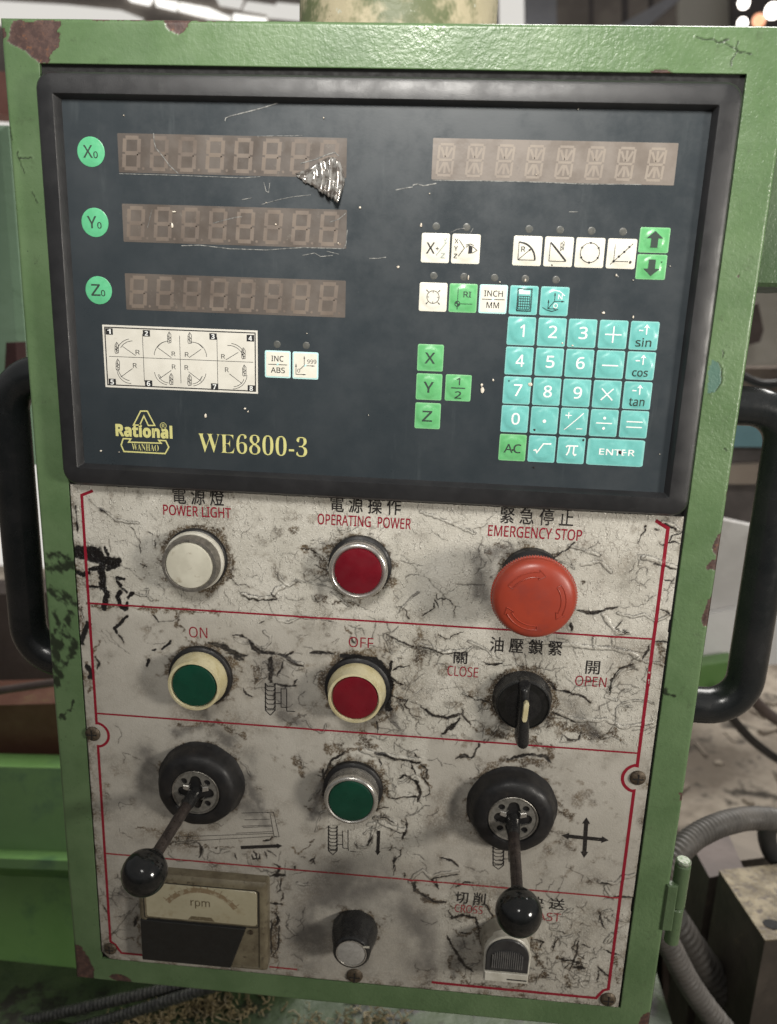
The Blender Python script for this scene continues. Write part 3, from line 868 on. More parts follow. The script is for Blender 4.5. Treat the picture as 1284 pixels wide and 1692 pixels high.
marks(480, 1180, 4.0125, [
    ('k', 24, [(555, 250), (640, 275), (720, 300), (800, 310), (858, 320)]), ('r', 34, [(470, 232), (560, 265), (700, 288), (850, 298)]), ('k', 18, [(225, 410), (245, 350), (275, 300), (340, 270), (362, 248)]), ('r', 16, [(260, 330), (320, 290), (350, 262)]),
    ('k', 16, [(212, 360), (225, 450), (215, 560)]), ('k', 14, [(800, 320), (825, 400)]), ('k', 26, [(790, 425), (845, 465), (858, 520), (845, 580)]), ('k', 12, [(720, 430), (750, 408), (795, 415)]), ('r', 11, [(690, 520), (720, 460), (780, 425)]), ('f', 9, [(620, 380), (660, 440), (700, 480)]),
    ('k', 11, [(640, 545), (700, 562), (770, 545), (850, 548)]), ('d', 50, [(880, 350), (890, 420)]), ('k', 14, [(870, 330), (905, 370), (900, 410)]), ('r', 30, [(560, 690), (625, 682), (690, 725)]), ('k', 10, [(560, 682), (630, 680), (690, 722)]), ('r', 28, [(590, 705), (660, 742), (730, 770), (765, 765)]), ('k', 10, [(600, 722), (700, 778), (740, 790)]),
    ('k', 16, [(765, 700), (768, 760), (740, 830)]), ('r', 24, [(515, 735), (560, 722), (548, 780), (525, 860)]), ('k', 22, [(515, 872), (545, 800)]), ('r', 13, [(430, 850), (445, 880), (500, 880), (540, 850)]), ('k', 9, [(430, 855), (450, 885)]), ('f', 10, [(600, 890), (660, 890), (700, 882), (720, 905)]),
    ('k', 12, [(590, 300), (600, 340)]), ('f', 10, [(690, 190), (685, 240)]), ('f', 10, [(560, 60), (600, 90), (680, 110), (700, 130)]), ('k', 16, [(570, 40), (580, 120)]), ('r', 12, [(640, 0), (680, 60), (720, 90)]), ('d', 60, [(470, 120), (510, 200), (440, 190)]), ('d', 80, [(260, 240), (340, 215)]), ('d', 60, [(30, 320), (70, 400)]), ('d', 46, [(100, 600), (150, 620)]), ('d', 30, [(10, 290), (40, 300)]),
    ('r', 22, [(790, 1105), (830, 1062), (880, 1030), (925, 1080)]), ('r', 20, [(925, 1080), (1000, 1052), (1110, 1040)]), ('k', 12, [(1000, 950), (1060, 968), (1120, 1012)]), ('k', 9, [(935, 1092), (1040, 1072), (1115, 1058)]), ('k', 40, [(820, 1115), (826, 1165)]), ('k', 15, [(930, 1090), (975, 1155)]), ('d', 60, [(850, 1170), (900, 1220), (980, 1250)]),
    ('k', 12, [(150, 950), (162, 990)]), ('k', 14, [(75, 942), (90, 944)]), ('k', 12, [(20, 1005), (25, 1020)]), ('d', 20, [(0, 880), (60, 920), (150, 830)]), ('k', 8, [(730, 700), (760, 720)]), ('f', 8, [(850, 960), (900, 1010), (905, 1050)]), ('k', 10, [(750, 1050), (755, 1085)]), ('d', 26, [(900, 440), (940, 480)]), ('k', 20, [(1090, 290), (1150, 270), (1200, 290)]), ('f', 9, [(600, 170), (650, 150)]), ('f', 8, [(770, 240), (790, 300)]), ('f', 8, [(655, 340), (660, 430)]),
])
marks(660, 1400, 3.21, [
    ('k', 14, [(60, 175), (80, 215), (130, 255), (190, 290), (245, 288)]), ('d', 32, [(70, 190), (130, 250), (220, 290)]), ('k', 14, [(190, 170), (205, 222)]), ('k', 15, [(262, 330), (275, 375), (340, 358), (400, 370), (422, 440)]), ('k', 18, [(250, 465), (288, 535), (340, 620), (392, 662)]), ('r', 13, [(380, 630), (430, 610), (430, 580)]),
    ('d', 46, [(262, 580), (285, 700)]), ('d', 30, [(300, 650), (350, 690)]), ('k', 12, [(440, 285), (480, 335), (498, 372)]), ('d', 40, [(700, 490), (742, 540)]), ('r', 17, [(700, 540), (742, 570), (732, 625)]), ('k', 10, [(700, 485), (760, 500), (745, 535)]), ('k', 14, [(948, 500), (938, 570), (900, 650)]), ('k', 14, [(850, 592), (910, 600), (972, 612)]),
    ('k', 9, [(960, 512), (1012, 530)]), ('k', 26, [(925, 632), (985, 640)]), ('k', 16, [(1060, 335), (1075, 390), (1088, 430)]), ('r', 14, [(1060, 390), (1078, 340), (1120, 330)]), ('k', 14, [(1100, 265), (1150, 262), (1240, 266)]), ('r', 20, [(1058, 180), (1150, 190), (1180, 160), (1245, 144)]), ('k', 18, [(1070, 182), (1120, 192)]), ('r', 17, [(1095, 205), (1110, 245), (1140, 275)]),
    ('k', 16, [(1085, 542), (1130, 562), (1172, 570)]), ('k', 11, [(1060, 650), (1048, 710)]), ('k', 14, [(1050, 630), (1085, 665), (1110, 682)]), ('r', 11, [(1130, 358), (1160, 380), (1212, 395)]), ('d', 30, [(340, 718), (460, 735), (640, 745)]), ('d', 40, [(880, 690), (900, 745)]), ('d', 40, [(1140, 600), (1150, 720)]),
    ('k', 10, [(300, 210), (350, 185), (390, 190)]), ('k', 9, [(220, 50), (280, 70), (318, 100)]), ('d', 24, [(270, 310), (330, 320)]), ('f', 8, [(790, 660), (830, 670), (830, 700)]), ('f', 9, [(800, 540), (840, 480), (850, 510)]), ('k', 9, [(840, 480), (830, 500), (810, 545)]), ('f', 9, [(900, 660), (930, 700), (950, 690)]), ('f', 8, [(990, 680), (1010, 600), (1050, 580)]),
    ('d', 30, [(850, 590), (940, 640), (960, 600)]), ('f', 9, [(770, 240), (800, 270), (780, 290)]), ('k', 9, [(840, 440), (880, 455)]), ('k', 8, [(520, 60), (560, 70)]), ('k', 8, [(95, 655), (98, 657)]), ('d', 30, [(280, 430), (350, 470), (420, 430)]), ('k', 10, [(320, 450), (375, 455)]),
])
marks(400, 1380, 4.0125, [
    ('k', 20, [(210, 190), (250, 205), (235, 250)]), ('k', 32, [(190, 268), (290, 264)]), ('k', 11, [(265, 290), (250, 360), (230, 375)]), ('k', 10, [(272, 380), (265, 440)]), ('k', 26, [(190, 450), (262, 456)]), ('k', 30, [(225, 520), (240, 560), (215, 600)]), ('k', 13, [(245, 600), (240, 740), (205, 800)]), ('k', 14, [(198, 560), (192, 780)]),
    ('d', 60, [(220, 480), (215, 640), (215, 790)]), ('k', 16, [(68, 130), (75, 160), (115, 150), (115, 120)]), ('k', 12, [(485, 140), (468, 185)]), ('k', 14, [(390, 140), (420, 142)]), ('f', 7, [(250, 110), (240, 180)]), ('f', 8, [(340, 260), (440, 235)]), ('k', 6, [(995, 545), (995, 570)]), ('k', 8, [(1163, 895), (1166, 898)]), ('k', 12, [(345, 200), (348, 220)]), ('k', 18, [(140, 40), (180, 30), (200, 10)]),
])
marks(0, 1160, 1.945, [
    ('k', 9, [(640, 452), (648, 475), (640, 500)]), ('k', 7, [(690, 468), (700, 470)]), ('k', 8, [(815, 478), (828, 508)]), ('k', 7, [(755, 490), (760, 505)]), ('k', 7, [(850, 480), (858, 500)]), ('d', 12, [(420, 398), (500, 415), (580, 440)]), ('d', 14, [(540, 450), (620, 462), (760, 470)]), ('f', 6, [(545, 450), (600, 455), (640, 450)]), ('s', 60, [(470, 170), (480, 280)]), ('s', 34, [(690, 90), (740, 120)]), ('s', 50, [(800, 190), (770, 300)]), ('s', 26, [(560, 100), (640, 85)]),
    ('d', 22, [(955, 180), (975, 240)]), ('k', 6, [(830, 275), (840, 280)]), ('d', 10, [(345, 740), (430, 760)]), ('k', 14, [(440, 690), (435, 720)]), ('d', 16, [(440, 680), (450, 790)]), ('s', 30, [(430, 570), (360, 640)]), ('f', 5, [(350, 760), (400, 700), (450, 640)]), ('k', 6, [(335, 655), (345, 680)]), ('d', 8, [(330, 640), (345, 700)]), ('k', 10, [(1010, 500), (1000, 510)]), ('d', 16, [(990, 340), (1020, 300)]),
    ('d', 12, [(920, 80), (960, 40)]), ('s', 40, [(900, 40), (960, 60)]),
])
marks(0, 0, 1.0, [('s', 66, [(505, 1570), (520, 1510), (560, 1470), (620, 1462)]), ('s', 50, [(640, 1470), (690, 1520), (700, 1590)]), ('s', 40, [(450, 1100), (470, 1160)]), ('s', 24, [(795, 930), (790, 985)]), ('d', 20, [(905, 1330), (940, 1345)]), ('s', 36, [(560, 1560), (590, 1590)]),  # short smudge beside the emergency stop: its shadow painted over the grime
    ('d', 9, [(820, 900), (845, 908)]), ('d', 10, [(1060, 1480), (1050, 1560)]), ('s', 30, [(340, 1300), (420, 1340)]), ('d', 7, [(250, 1445), (440, 1462)]), ('s', 12, [(230, 1600), (440, 1612)])])

marks(0, 0, 1.0, [('s', 14, [(340, 1180), (380, 1230)]), ('s', 18, [(250, 1270), (225, 1330)]), ('s', 16, [(410, 1290), (440, 1360)]), ('s', 14, [(760, 1290), (745, 1350)]), ('s', 12, [(640, 1170), (665, 1215)]), ('s', 16, [(530, 1300), (515, 1350)]), ('s', 12, [(540, 940), (525, 985)]), ('s', 18, [(940, 1160), (985, 1215)]), ('s', 14, [(765, 1560), (750, 1610)]), ('d', 12, [(880, 1560), (900, 1610), (860, 1625)]), ('d', 14, [(300, 1200), (360, 1195), (400, 1215)]), ('d', 12, [(560, 1240), (620, 1235)]), ('d', 16, [(780, 1290), (830, 1255), (900, 1262)])])
# grime rings round everything that is mounted through the plate
BUT = dict(white=(-99.9, -30.4), red=(-13.6, -29.0), on=(-99.2, -97.6), off=(-13.1, -97.9), green=(-13.9, -159.6), stop=(73.4, -30.6), selector=(74.7, -97.6), left=(-100.5, -163.0), right=(74.1, -163.6), pot=(-10.7, -254.2), rocker=(76.8, -250.5))
for k, (r_, g_, n_) in dict(white=(16.8, .8, 0), red=(15.6, .7, 0), on=(17, .8, 0), off=(17, 1, 0), green=(16.5, .75, 0), stop=(15, .8, 0), selector=(15.5, 1, 0), left=(23.5, .5, 0), right=(23.5, .55, 0), pot=(13.5, .5, 0), rocker=(14, .8, 0)).items():
    x_, z_ = BUT[k]
    w = pf.win(x_ - r_ - 16, x_ + r_ + 16, z_ - r_ - 16, z_ + r_ + 16)
    D = np.hypot(pf.X[w] - x_, pf.Z[w] - z_) + pf.wx[w] * 1.5 - r_
    n = fbm(pf.X[w], pf.Z[w], 4, 200 + len(k), 4)
    q = pf.f('dirt'); q[w] = np.maximum(q[w], sst(g_ * 1.15 * np.exp(-np.maximum(D, 0) / 3.6) + (n - .5) * 1.2, .22, .72))
    h = pf.f('h'); h[w] -= .25 * np.exp(-(D / 2.5) ** 2)
# random cracks: density follows the places where the film is breaking up
zones = [((-158, -55, -50, -2), 26, .5), ((-45, -2, 40, -55), 30, .6), ((40, -5, 138, -58), 26, .6), ((0, -62, 70, -124), 70, .7), ((60, -110, 138, -60), 50, .7), ((-75, -65, -30, -124), 26, .7), ((-8, -126, 35, -205), 50, .8), ((-62, -205, -40, -290), 22, .8),
         ((36, -222, 138, -286), 70, .9), ((95, -225, 138, -286), 40, .8), ((-155, -205, -60, -218), 22, .8), ((-155, -130, 30, -210), 26, .6), ((40, -205, 135, -218), 16, .7), ((-158, -225, -138, -285), 24, .8), ((-45, -10, -20, -50), 20, .5), ((-20, -60, 10, -85), 20, .8), ((125, -3, 143, -120), 18, .8)]
for (bx, num, w_) in zones:
    for i in range(int(num * .68)):
        x_, z_ = rng.uniform(min(bx[0], bx[2]), max(bx[0], bx[2])), rng.uniform(min(bx[1], bx[3]), max(bx[1], bx[3]))
        a_ = rng.uniform(0, 6.28)
        pts = [(x_, z_)]
        for s_ in range(rng.integers(2, 6)):
            a_ += rng.normal(0, .7)
            l_ = rng.uniform(1.5, 4.5)
            x_, z_ = x_ + math.cos(a_) * l_, z_ + math.sin(a_) * l_
            pts.append((x_, z_))
            if rng.random() < .3 and len(pts) > 2:
                b_ = a_ + rng.choice([-1, 1]) * rng.uniform(.8, 1.5)
                pf.stroke('f', w_ * .8, [(x_, z_), (x_ + math.cos(b_) * 2.5, z_ + math.sin(b_) * 2.5)])
        kind = rng.choice(['f', 'f', 'f', 'r', 'k'], p=[.40, .26, .18, .10, .06])
        pf.stroke(kind, {'f': w_, 'r': w_ * 1.6, 'k': w_ * 1.1}[kind], pts)
X, Z = pf.X, pf.Z
film = np.maximum(sst(Z, -72, -52), sst(X, -2, 8) * sst(Z, -130, -118))
film = np.maximum(film, sst(X, -32, -26) * (1 - sst(X, 24, 30)) * sst(Z, -212, -200) * (1 - sst(Z, -128, -122)) * .8)
film = np.maximum(film, sst(X, 34, 40) * (1 - sst(Z, -226, -220)) * .8)
pf.f('film')[:] = np.clip(film + (fbm(X, Z, 12, 300, 3) - .5) * .5, 0, 1)
gd = sst(fbm(X, Z, 26, 310, 5), .54, .78) * .34 + sst(fbm(X, Z, 7, 320, 5), .60, .76) * .5 * sst(fbm(X, Z, 40, 325, 2), .35, .65)
gd += (1 - film) * sst(fbm(X, Z, 16, 330, 4), .5, .75) * .2 + sst(-Z, 120, 290) * .17
eb = np.minimum(np.minimum(X - PX0, PX1 - X), Z - PZ0)
gd += np.exp(-np.maximum(eb, 0) / 3.5) * sst(fbm(X, Z, 6, 340, 4), .4, .65) * .6
pf.f('dirt')[:] = np.clip(np.maximum(pf.f('dirt'), gd) + pf.f('halo') * sst(fbm(X, Z, 2.2, 370, 3), .35, .65) * .6, 0, 1)
del pf.a['halo']
pf.f('h')[:] += (fbm(X, Z, 9, 350, 3) - .5) * .30 * film + (fbm(X, Z, 1.8, 360, 2) - .5) * .10 * film
# clipped corners that leave room for the screws
px_, pz_ = (X[:-1, :-1] + X[1:, 1:]) / 2, (Z[:-1, :-1] + Z[1:, 1:]) / 2
pk = ~((px_ - PX0) + (pz_ - PZ0) < 5) & ~((PX1 - px_) < 0.35 + .5 * vnoise(px_, pz_, 14, 4))
t = NT('worn_control_plate_film')
cr, rg, di, sm_, fl = t.attr('crack'), t.attr('ridge'), t.attr('dirt'), t.attr('smudge_shade'), t.attr('film')
c = t.mix(t.ramp(t.noise(0.03, 5, 0.65), 0.35, 0.65), (0.50, 0.48, 0.42), (0.60, 0.578, 0.515))
c = t.mix(t.ramp(t.noise(1.3, 4, 0.6), 0.55, 0.75, 0, 0.35), c, (0.30, 0.27, 0.225))
c = t.mix(t.ramp(fl, 0, 1, 0.55, 0), c, (0.36, 0.335, 0.295))
# hairline crazing of the lacquer
wv = t.vmath('ADD', t.pos, t.vmath('MULTIPLY', t.noise(0.35, 3, col=True), (3.0, 0.0, 3.0)))
fc = t.voronoi(0.24, 'DISTANCE_TO_EDGE', wv)
crz = t.math('MULTIPLY', t.ramp(fc, 0.0, 0.05, 1, 0), t.ramp(t.noise(0.05, 4, 0.6), 0.50, 0.62))
crz = t.math('MULTIPLY', crz, t.ramp(fl, 0.2, 0.8, 0.25, 1))
c = t.mix(t.math('MULTIPLY', crz, 0.55), c, (0.13, 0.10, 0.08))
dc = t.mix(t.ramp(t.noise(0.12, 5, 0.7), 0.35, 0.65), (0.060, 0.045, 0.032), (0.15, 0.112, 0.070))
dn = t.math('MULTIPLY', di, t.ramp(t.noise(0.9, 5, 0.75), 0.34, 0.58, 0.25, 1.3), True)
c = t.mix(dn, c, dc)
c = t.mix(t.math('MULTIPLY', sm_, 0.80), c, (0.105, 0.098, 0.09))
kc = t.mix(t.ramp(t.noise(0.5, 4, 0.7), 0.56, 0.70), (0.011, 0.009, 0.008), (0.060, 0.048, 0.038))
c = t.mix(cr, c, kc)
c = t.mix(t.math('MULTIPLY', t.attr('core'), t.ramp(t.noise(0.28, 4, 0.7), 0.48, 0.62, 0, .8)), c, (0.10, 0.088, 0.075))
c = t.mix(t.attr('black'), c, (0.008, 0.007, 0.007))
rough = t.math('SUBTRACT', t.ramp(t.noise(0.3, 4), 0.3, 0.7, 0.50, 0.66), t.math('MULTIPLY', fl, 0.30))
nb = t.bump(t.noise(0.9, 3, 0.6, dist=0.8), 0.19)
nb = t.bump(t.math('MULTIPLY', t.ramp(t.noise(0.55, 2, 0.4, stretch=(1.0, 1, 0.45), dist=1.5), 0.60, 0.72), fl), 0.35, 0.9, nb)
nb = t.bump(t.math('MULTIPLY', t.ramp(t.voronoi(0.55, 'DISTANCE_TO_EDGE', wv), 0.0, 0.10, 1, 0), fl), 0.10, 0.8, nb)
nb = t.bump(crz, 0.12, -0.6, nb)
nb = t.bump(t.noise(4.0, 2), 0.02, 1.0, nb)
M_plate = t.out(c, rough, 0.0, nb, Specular_IOR_Level=0.55)
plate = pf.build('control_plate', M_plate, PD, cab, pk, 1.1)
hgrid = pf.f('h')
PFD = (pf.x0, pf.z0, pf.st)


def hp(x, z):                                # plate height above its nominal plane
    i = int(np.clip(round((x - PFD[0]) / PFD[2]), 1, hgrid.shape[0] - 2)); j = int(np.clip(round((z - PFD[1]) / PFD[2]), 1, hgrid.shape[1] - 2))
    return float(hgrid[i - 1:i + 2, j - 1:j + 2].max())


def dense(pts, step=1.2):
    out = []
    for a, b in zip(pts[:-1], pts[1:]):
        n = max(1, int(math.hypot(b[0] - a[0], b[1] - a[1]) / step))
        out += [(a[0] + (b[0] - a[0]) * i / n, a[1] + (b[1] - a[1]) * i / n) for i in range(n)]
    return out + [pts[-1]]


TD = PD + 0.07
bx0, bx1, bz0 = -160.2, 138.9, -287.4
zl, zr = P(153, 1213)[1], P(1054, 1286)[1]
left = [(-154, 3.2), (bx0, 0.5), (bx0, zl + 7.2)] + [(bx0 - 1 + 7.6 * math.cos(R(a)), zl + 7.6 * math.sin(R(a))) for a in range(72, -80, -12)] + [(bx0, zl - 7.2), (bx0 - .2, -279.6), (-157.6, -281.5), (-155.6, -285.0), (-153.8, bz0), (-138.5, bz0)]
right = [(132.5, 3.4), (bx1, -0.2), (bx1, zr + 7.6)] + [(bx1 + 1.2 + 8.2 * math.cos(R(a)), zr + 8.2 * math.sin(R(a))) for a in range(108, 260, 12)] + [(bx1, zr - 7.6), (bx1, -280.2), (136.2, -281.4), (134.2, -284.4), (132.6, bz0), (60, bz0), (36, bz0 + .2)]
MB().ribbon(dense(left), 1.5, TD, hf=hp).build('red_border', M_platered, plate, label='red printed border line down the left side of the plate')
MB().ribbon(dense(right), 1.75, TD, hf=hp).build('red_border', M_platered, plate, label='red printed border line down the right side of the plate')
MB().ribbon(dense([(-62, bz0 + .2), (-45, bz0 + .1)]), 1.1, TD, hf=hp).build('red_border', M_platered2, plate, label='faded red border fragment right of the meter')
for (z_, m_) in ((-59.4, M_platered), (-125.3, M_platered), (-216.9, M_platered2)):
    MB().ribbon(dense([(bx0 + .8, z_), (bx1 - .9, z_)]), 1.0, TD + .01, hf=hp).build('divider_line', m_, plate)


def plate_text(txt, x0, x1, z0, z1, mat, name, style='sans', offset=0.0, spacing=1.0, aspect=None, slope=0.0):
    mb = put_text(MB(), txt, x0, x1, z0, z1, TD + .02, style, offset, hp, spacing, slope, aspect)
    return mb.build(name, mat, plate, sharp=None, label=('red' if mat in (M_platered, M_platered2) else 'black') + ' lettering ' + txt)


RD, BK = M_platered, M_plateblack
plate_text('POWER LIGHT', -117.0, -81.2, -7.7, -2.0, RD, 'printed_caption', offset=.016)
plate_text('OPERATING  POWER', -36.1, 11.8, -8.2, -2.4, RD, 'printed_caption', offset=.016)
plate_text('EMERGENCY STOP', 50.8, 97.5, -9.3, -3.4, RD, 'printed_caption', offset=.014)
plate_text('ON', -105.3, -95.2, -75.4, -69.2, RD, 'printed_caption')
plate_text('OFF', -18.6, -5.4, -74.9, -68.9, RD, 'printed_caption')
plate_text('CLOSE', 34.5, 50.7, -87.6, -81.8, RD, 'printed_caption')
plate_text('OPEN', 101.6, 117.7, -88.3, -82.5, RD, 'printed_caption')
plate_text('CROSS', 46.7, 62.7, -236.0, -230.7, M_platered2, 'printed_caption')
plate_text('FAST', 90.5, 107.3, -236.6, -231.0, M_platered2, 'printed_caption')
for txt, x0, x1, z0, z1 in (('電 源 燈', -111.7, -84.6, -1.4, 8.2), ('電 源 操 作', -29.6, 6.4, -1.1, 8.2), ('緊 急 停 止', 56.4, 92.6, -2.2, 6.4), ('油 壓 鎖 緊', 55.9, 93.4, -72.2, -63.6),
                            ('關', 37.4, 44.6, -80.4, -73.4), ('開', 106.2, 113.6, -81.2, -73.6), ('切 削', 46.7, 64.0, -230.0, -221.6), ('快 送', 88.0, 108.8, -228.6, -220.8)):
    plate_text(txt, x0, x1, z0, z1, BK, 'printed_characters', 'plain', offset=.014)


def strokes_px(ox, oy, s, lines, w, d=TD, hf=hp, mb=None):
    mb = mb or MB()
    for i, ln in enumerate(lines):
        mb.ribbon([P(ox + x / s, oy + y / s) for x, y in ln], w, d, dz=.004 * (i % 5), hf=hf)
    return mb


def drill(ox, oy, s, x0, x1, y0, y1, n):       # fluted drill bit pictogram
    ls = []
    st = (y1 - y0) / (n + 1.2)
    for i in range(n):
        y = y0 + i * st
        ls.append([(x0, y), (x0 + (x1 - x0) * .25, y + st * .7), (x1 - (x1 - x0) * .2, y + st * .75), (x1, y)])
        ls.append([(x0, y), (x0 + 3, y + st)])
        ls.append([(x1, y), (x1 - 3, y + st)])
    yb = y0 + n * st
    ls += [[(x0, yb), ((x0 + x1) / 2, y1)], [(x1, yb), ((x0 + x1) / 2, y1)], [(x0, yb), (x1, yb)], [(x0 + 4, y0), (x0 + 4, yb)], [(x1 - 4, y0), (x1 - 4, yb)]]
    return strokes_px(ox, oy, s, ls, .52)


mb = drill(380, 800, 3.776, 220, 285, 1240, 1440, 6)
strokes_px(380, 800, 3.776, [[(285, 1300), (320, 1300)], [(320, 1275), (320, 1390), (355, 1392), (355, 1275), (320, 1275)], [(285, 1368), (320, 1368)], [(355, 1415), (408, 1417)], [(355, 1392), (355, 1415)]], .5, mb=mb)
mb.build('drill_pictogram', BK, plate, sharp=None, label='black drill pictogram beside the ON button')
mb = drill(480, 1180, 4.0125, 250, 312, 738, 930, 7)
strokes_px(480, 1180, 4.0125, [[(312, 800), (345, 800)], [(345, 770), (348, 885), (382, 890), (382, 765)], [(312, 862), (345, 862)], [(385, 890), (385, 905)], [(395, 905), (435, 912)]], .5, mb=mb)
mb.build('drill_pictogram', BK, plate, sharp=None, label='black drill pictogram under the chrome-ringed green button')
mb = drill(700, 1240, 4.03, 460, 535, 640, 790, 5)
strokes_px(700, 1240, 4.03, [[(535, 655), (565, 655)], [(565, 655), (568, 740)], [(535, 720), (566, 720)]], .5, mb=mb)
mb.build('drill_pictogram', BK, plate, sharp=None, label='black drill pictogram under the right joystick')


def arrow_px(a, b, w, head, mb=None, d=TD, both=False):
    mb = mb or MB()
    a, b = np.array(P(*a)), np.array(P(*b))
    u = (b - a) / np.linalg.norm(b - a)
    n_ = np.array([-u[1], u[0]])
    e1 = b - u * head
    e0 = a + u * head if both else a
    mb.ribbon(dense([tuple(e0), tuple(e1)], 2), w, d, hf=hp)
    mb.poly([tuple(b), tuple(e1 + n_ * head * .55), tuple(e1 - n_ * head * .55)], d + .01, hp)
    if both: mb.poly([tuple(a), tuple(e0 - n_ * head * .55), tuple(e0 + n_ * head * .55)], d + .01, hp)
    return mb


mb = arrow_px((969, 1350), (965, 1417), 2.3, 4.0, both=True)
arrow_px((928, 1380), (1006, 1388), 2.3, 4.0, mb=mb, d=TD + .02, both=True)
mb.build('cross_arrow_symbol', BK, plate, sharp=None)
arrow_px((626, 1372), (624, 1413), 1.9, 3.0).build('down_arrow_symbol', BK, plate, sharp=None)
arrow_px((398, 1400), (467, 1397), 2.2, 3.2).build('right_arrow_symbol', BK, plate, sharp=None)
strokes_px(180, 1200, 4.28, [[(1120, 610), (1165, 606), (1205, 780), (1170, 780), (1140, 615)], [(960, 660), (1140, 655)], [(940, 705), (1150, 697)], [(900, 755), (1160, 742)], [(500, 780), (1165, 755)], [(470, 815), (1190, 775)], [(495, 770), (497, 815)], [(940, 612), (1130, 606)], [(950, 715), (1155, 705)]], .32).build('spindle_pictogram', BK, plate, sharp=None)

# ---- screws of the plate
def screw(px, py, r, label=None):
    x, z = P(px, py, 2.0)
    mb = MB().lathe(x, z, [(r * 1.0, PD - .3), (r, PD + .5), (r * .86, PD + 1.3), (r * .55, PD + 1.8), (r * .2, PD + 1.95)], 28)
    o = mb.build('plate_screw', M_screw, plate, org=(x, 0, z))
    s2 = MB().box(x - r * .65, x + r * .65, -(PD + 2.0), -(PD + 1.2), z - .35, z + .35)
    s2.box(x - .35, x + .35, -(PD + 2.02), -(PD + 1.2), z - r * .65, z + r * .65)
    # the cross recess belongs to the screw: joined into its mesh
    me = o.data
    tmp = s2.mesh('plate_screw_recess', (x, 0, z), M_dark)
    import bmesh
    bm = bmesh.new(); bm.from_mesh(me); k = len(bm.faces); bm.from_mesh(tmp)
    bm.faces.ensure_lookup_table()
    for fc in bm.faces[k:]: fc.material_index = 1
    bm.to_mesh(me); bm.free(); me.materials.append(M_dark); bpy.data.meshes.remove(tmp)


for a in ((153, 1213, 4.4), (1054, 1286, 4.3), (182, 1568, 4.0), (1005, 1652, 4.6), (586, 1613, 4.9)): screw(*a)


# ================================================================== BUTTONS
def button(key, label, ring_mat, lens_mat, ring_r, lens_r, collar_r, hd, cream=False, lamp=False):
    x, z = BUT[key]
    col = MB().lathe(x, z, [(collar_r, .6), (collar_r + .3, 2.2), (collar_r, 3.6), (collar_r - 1.0, 4.4), (ring_r - 2, 4.8)], 64)
    c_ = col.build('pilot_lamp' if lamp else 'push_button', M_rubber, cab, org=(x, 0, z), label=label)
    if lamp:
        prof = [(ring_r + 1.2, 4.6), (ring_r + 1.3, 6.4), (ring_r + .9, 7.2), (ring_r + .5, 7.4)]
        MB().lathe(x, z, prof, 72).build('outer_ring', M_cream2, c_)
        prof = [(ring_r + .1, 7.2), (ring_r + .2, 9.6), (ring_r - .4, hd), (ring_r - 1.9, hd + .1), (ring_r - 2.4, hd - .5)]
        MB().lathe(x, z, prof, 72).build('inner_ring', M_dullmetal, c_)
    elif cream:
        prof = [(ring_r + .1, 4.6), (ring_r + .3, 6.2), (ring_r - .1, 8.0), (ring_r - 1.3, hd), (ring_r - 2.6, hd + .25), (lens_r + .5, hd - .3), (lens_r + .35, hd - 1.6)]
        MB().lathe(x, z, prof, 72).build('ring', ring_mat, c_)
    else:
        prof = [(ring_r - .2, 4.6), (ring_r - .2, hd - 3.4), (ring_r + .15, hd - 2.6), (ring_r + .1, hd - 1.4), (ring_r - .35, hd - .5), (ring_r - 1.0, hd), (ring_r - 1.7, hd + .05), (ring_r - 2.2, hd - .3), (lens_r + .2, hd - 1.2)]
        MB().lathe(x, z, prof, 72).build('ring', ring_mat, c_)
    top = hd + (.5 if lamp else .1)
    prof = [(lens_r + .2, hd - 2.2), (lens_r, top - .8), (lens_r - .5, top - .15), (lens_r * .8, top + .12), (lens_r * .5, top + .2), (lens_r * .2, top + .25), (.3, top + .25)]
    MB().lathe(x, z, prof, 72).build('lens', lens_mat, c_)
    return c_


button('white', 'white pilot lamp with double ring under the words POWER LIGHT', M_chrome, M_lenswhite, 14.6, 12.2, 16.4, 14.0, lamp=True)
button('red', 'red push button with metal ring under the words OPERATING POWER', M_chrome, M_lensred, 14.9, 12.1, 16.2, 11.8)
button('on', 'green push button with cream ring under the word ON', M_cream, M_lensgreen, 15.4, 12.0, 17.4, 14.2, cream=True)
button('off', 'red push button with cream ring under the word OFF', M_cream, M_lensred, 15.4, 12.1, 17.6, 14.6, cream=True)
button('green', 'green push button with shiny metal ring between the joysticks', M_chrome, M_lensgreen, 14.7, 12.2, 16.4, 14.6)

# ---- emergency stop
x, z = BUT['stop']
st = MB().lathe(x + .6, z + 1.0, [(15.5, .6), (15.5, 6), (14.6, 7), (13, 9), (12.2, 25)], 64).build('emergency_stop_button', M_rubber, cab, org=(x, 0, z), label='red mushroom emergency stop button with three rotation arrows')
kn = 96
x -= .4
DE = 8.0
mush = MB().lathe(x, z, [(12.0, 15.0 + DE), (17.9, 16.5 + DE), (19.7, 17.2 + DE), (20.3, 18.6 + DE), (20.3, 20.0 + DE), (19.7, 20.3 + DE)], kn * 4, rad=lambda r, d, j: r + (0.32 if (j // 2) % 2 else -.12) * (1 if 18 + DE < d < 20.2 + DE else 0))
mush.lathe(x, z, [(19.7, 20.2 + DE), (20.0, 21.2 + DE), (19.5, 23.0 + DE), (18.3, 24.6 + DE), (16.5, 25.6 + DE), (13.6, 26.3 + DE), (9.8, 26.9 + DE), (5.0, 27.2 + DE), (.4, 27.3 + DE)], 96)
mc = mush.build('mushroom_cap', M_estop, st, sharp=50)


def dome(r):
    return float(np.interp(r, [.4, 5, 9.8, 13.6, 16.5, 18.3, 19.5], [27.3, 27.2, 26.9, 26.3, 25.6, 24.6, 23.0])) + DE


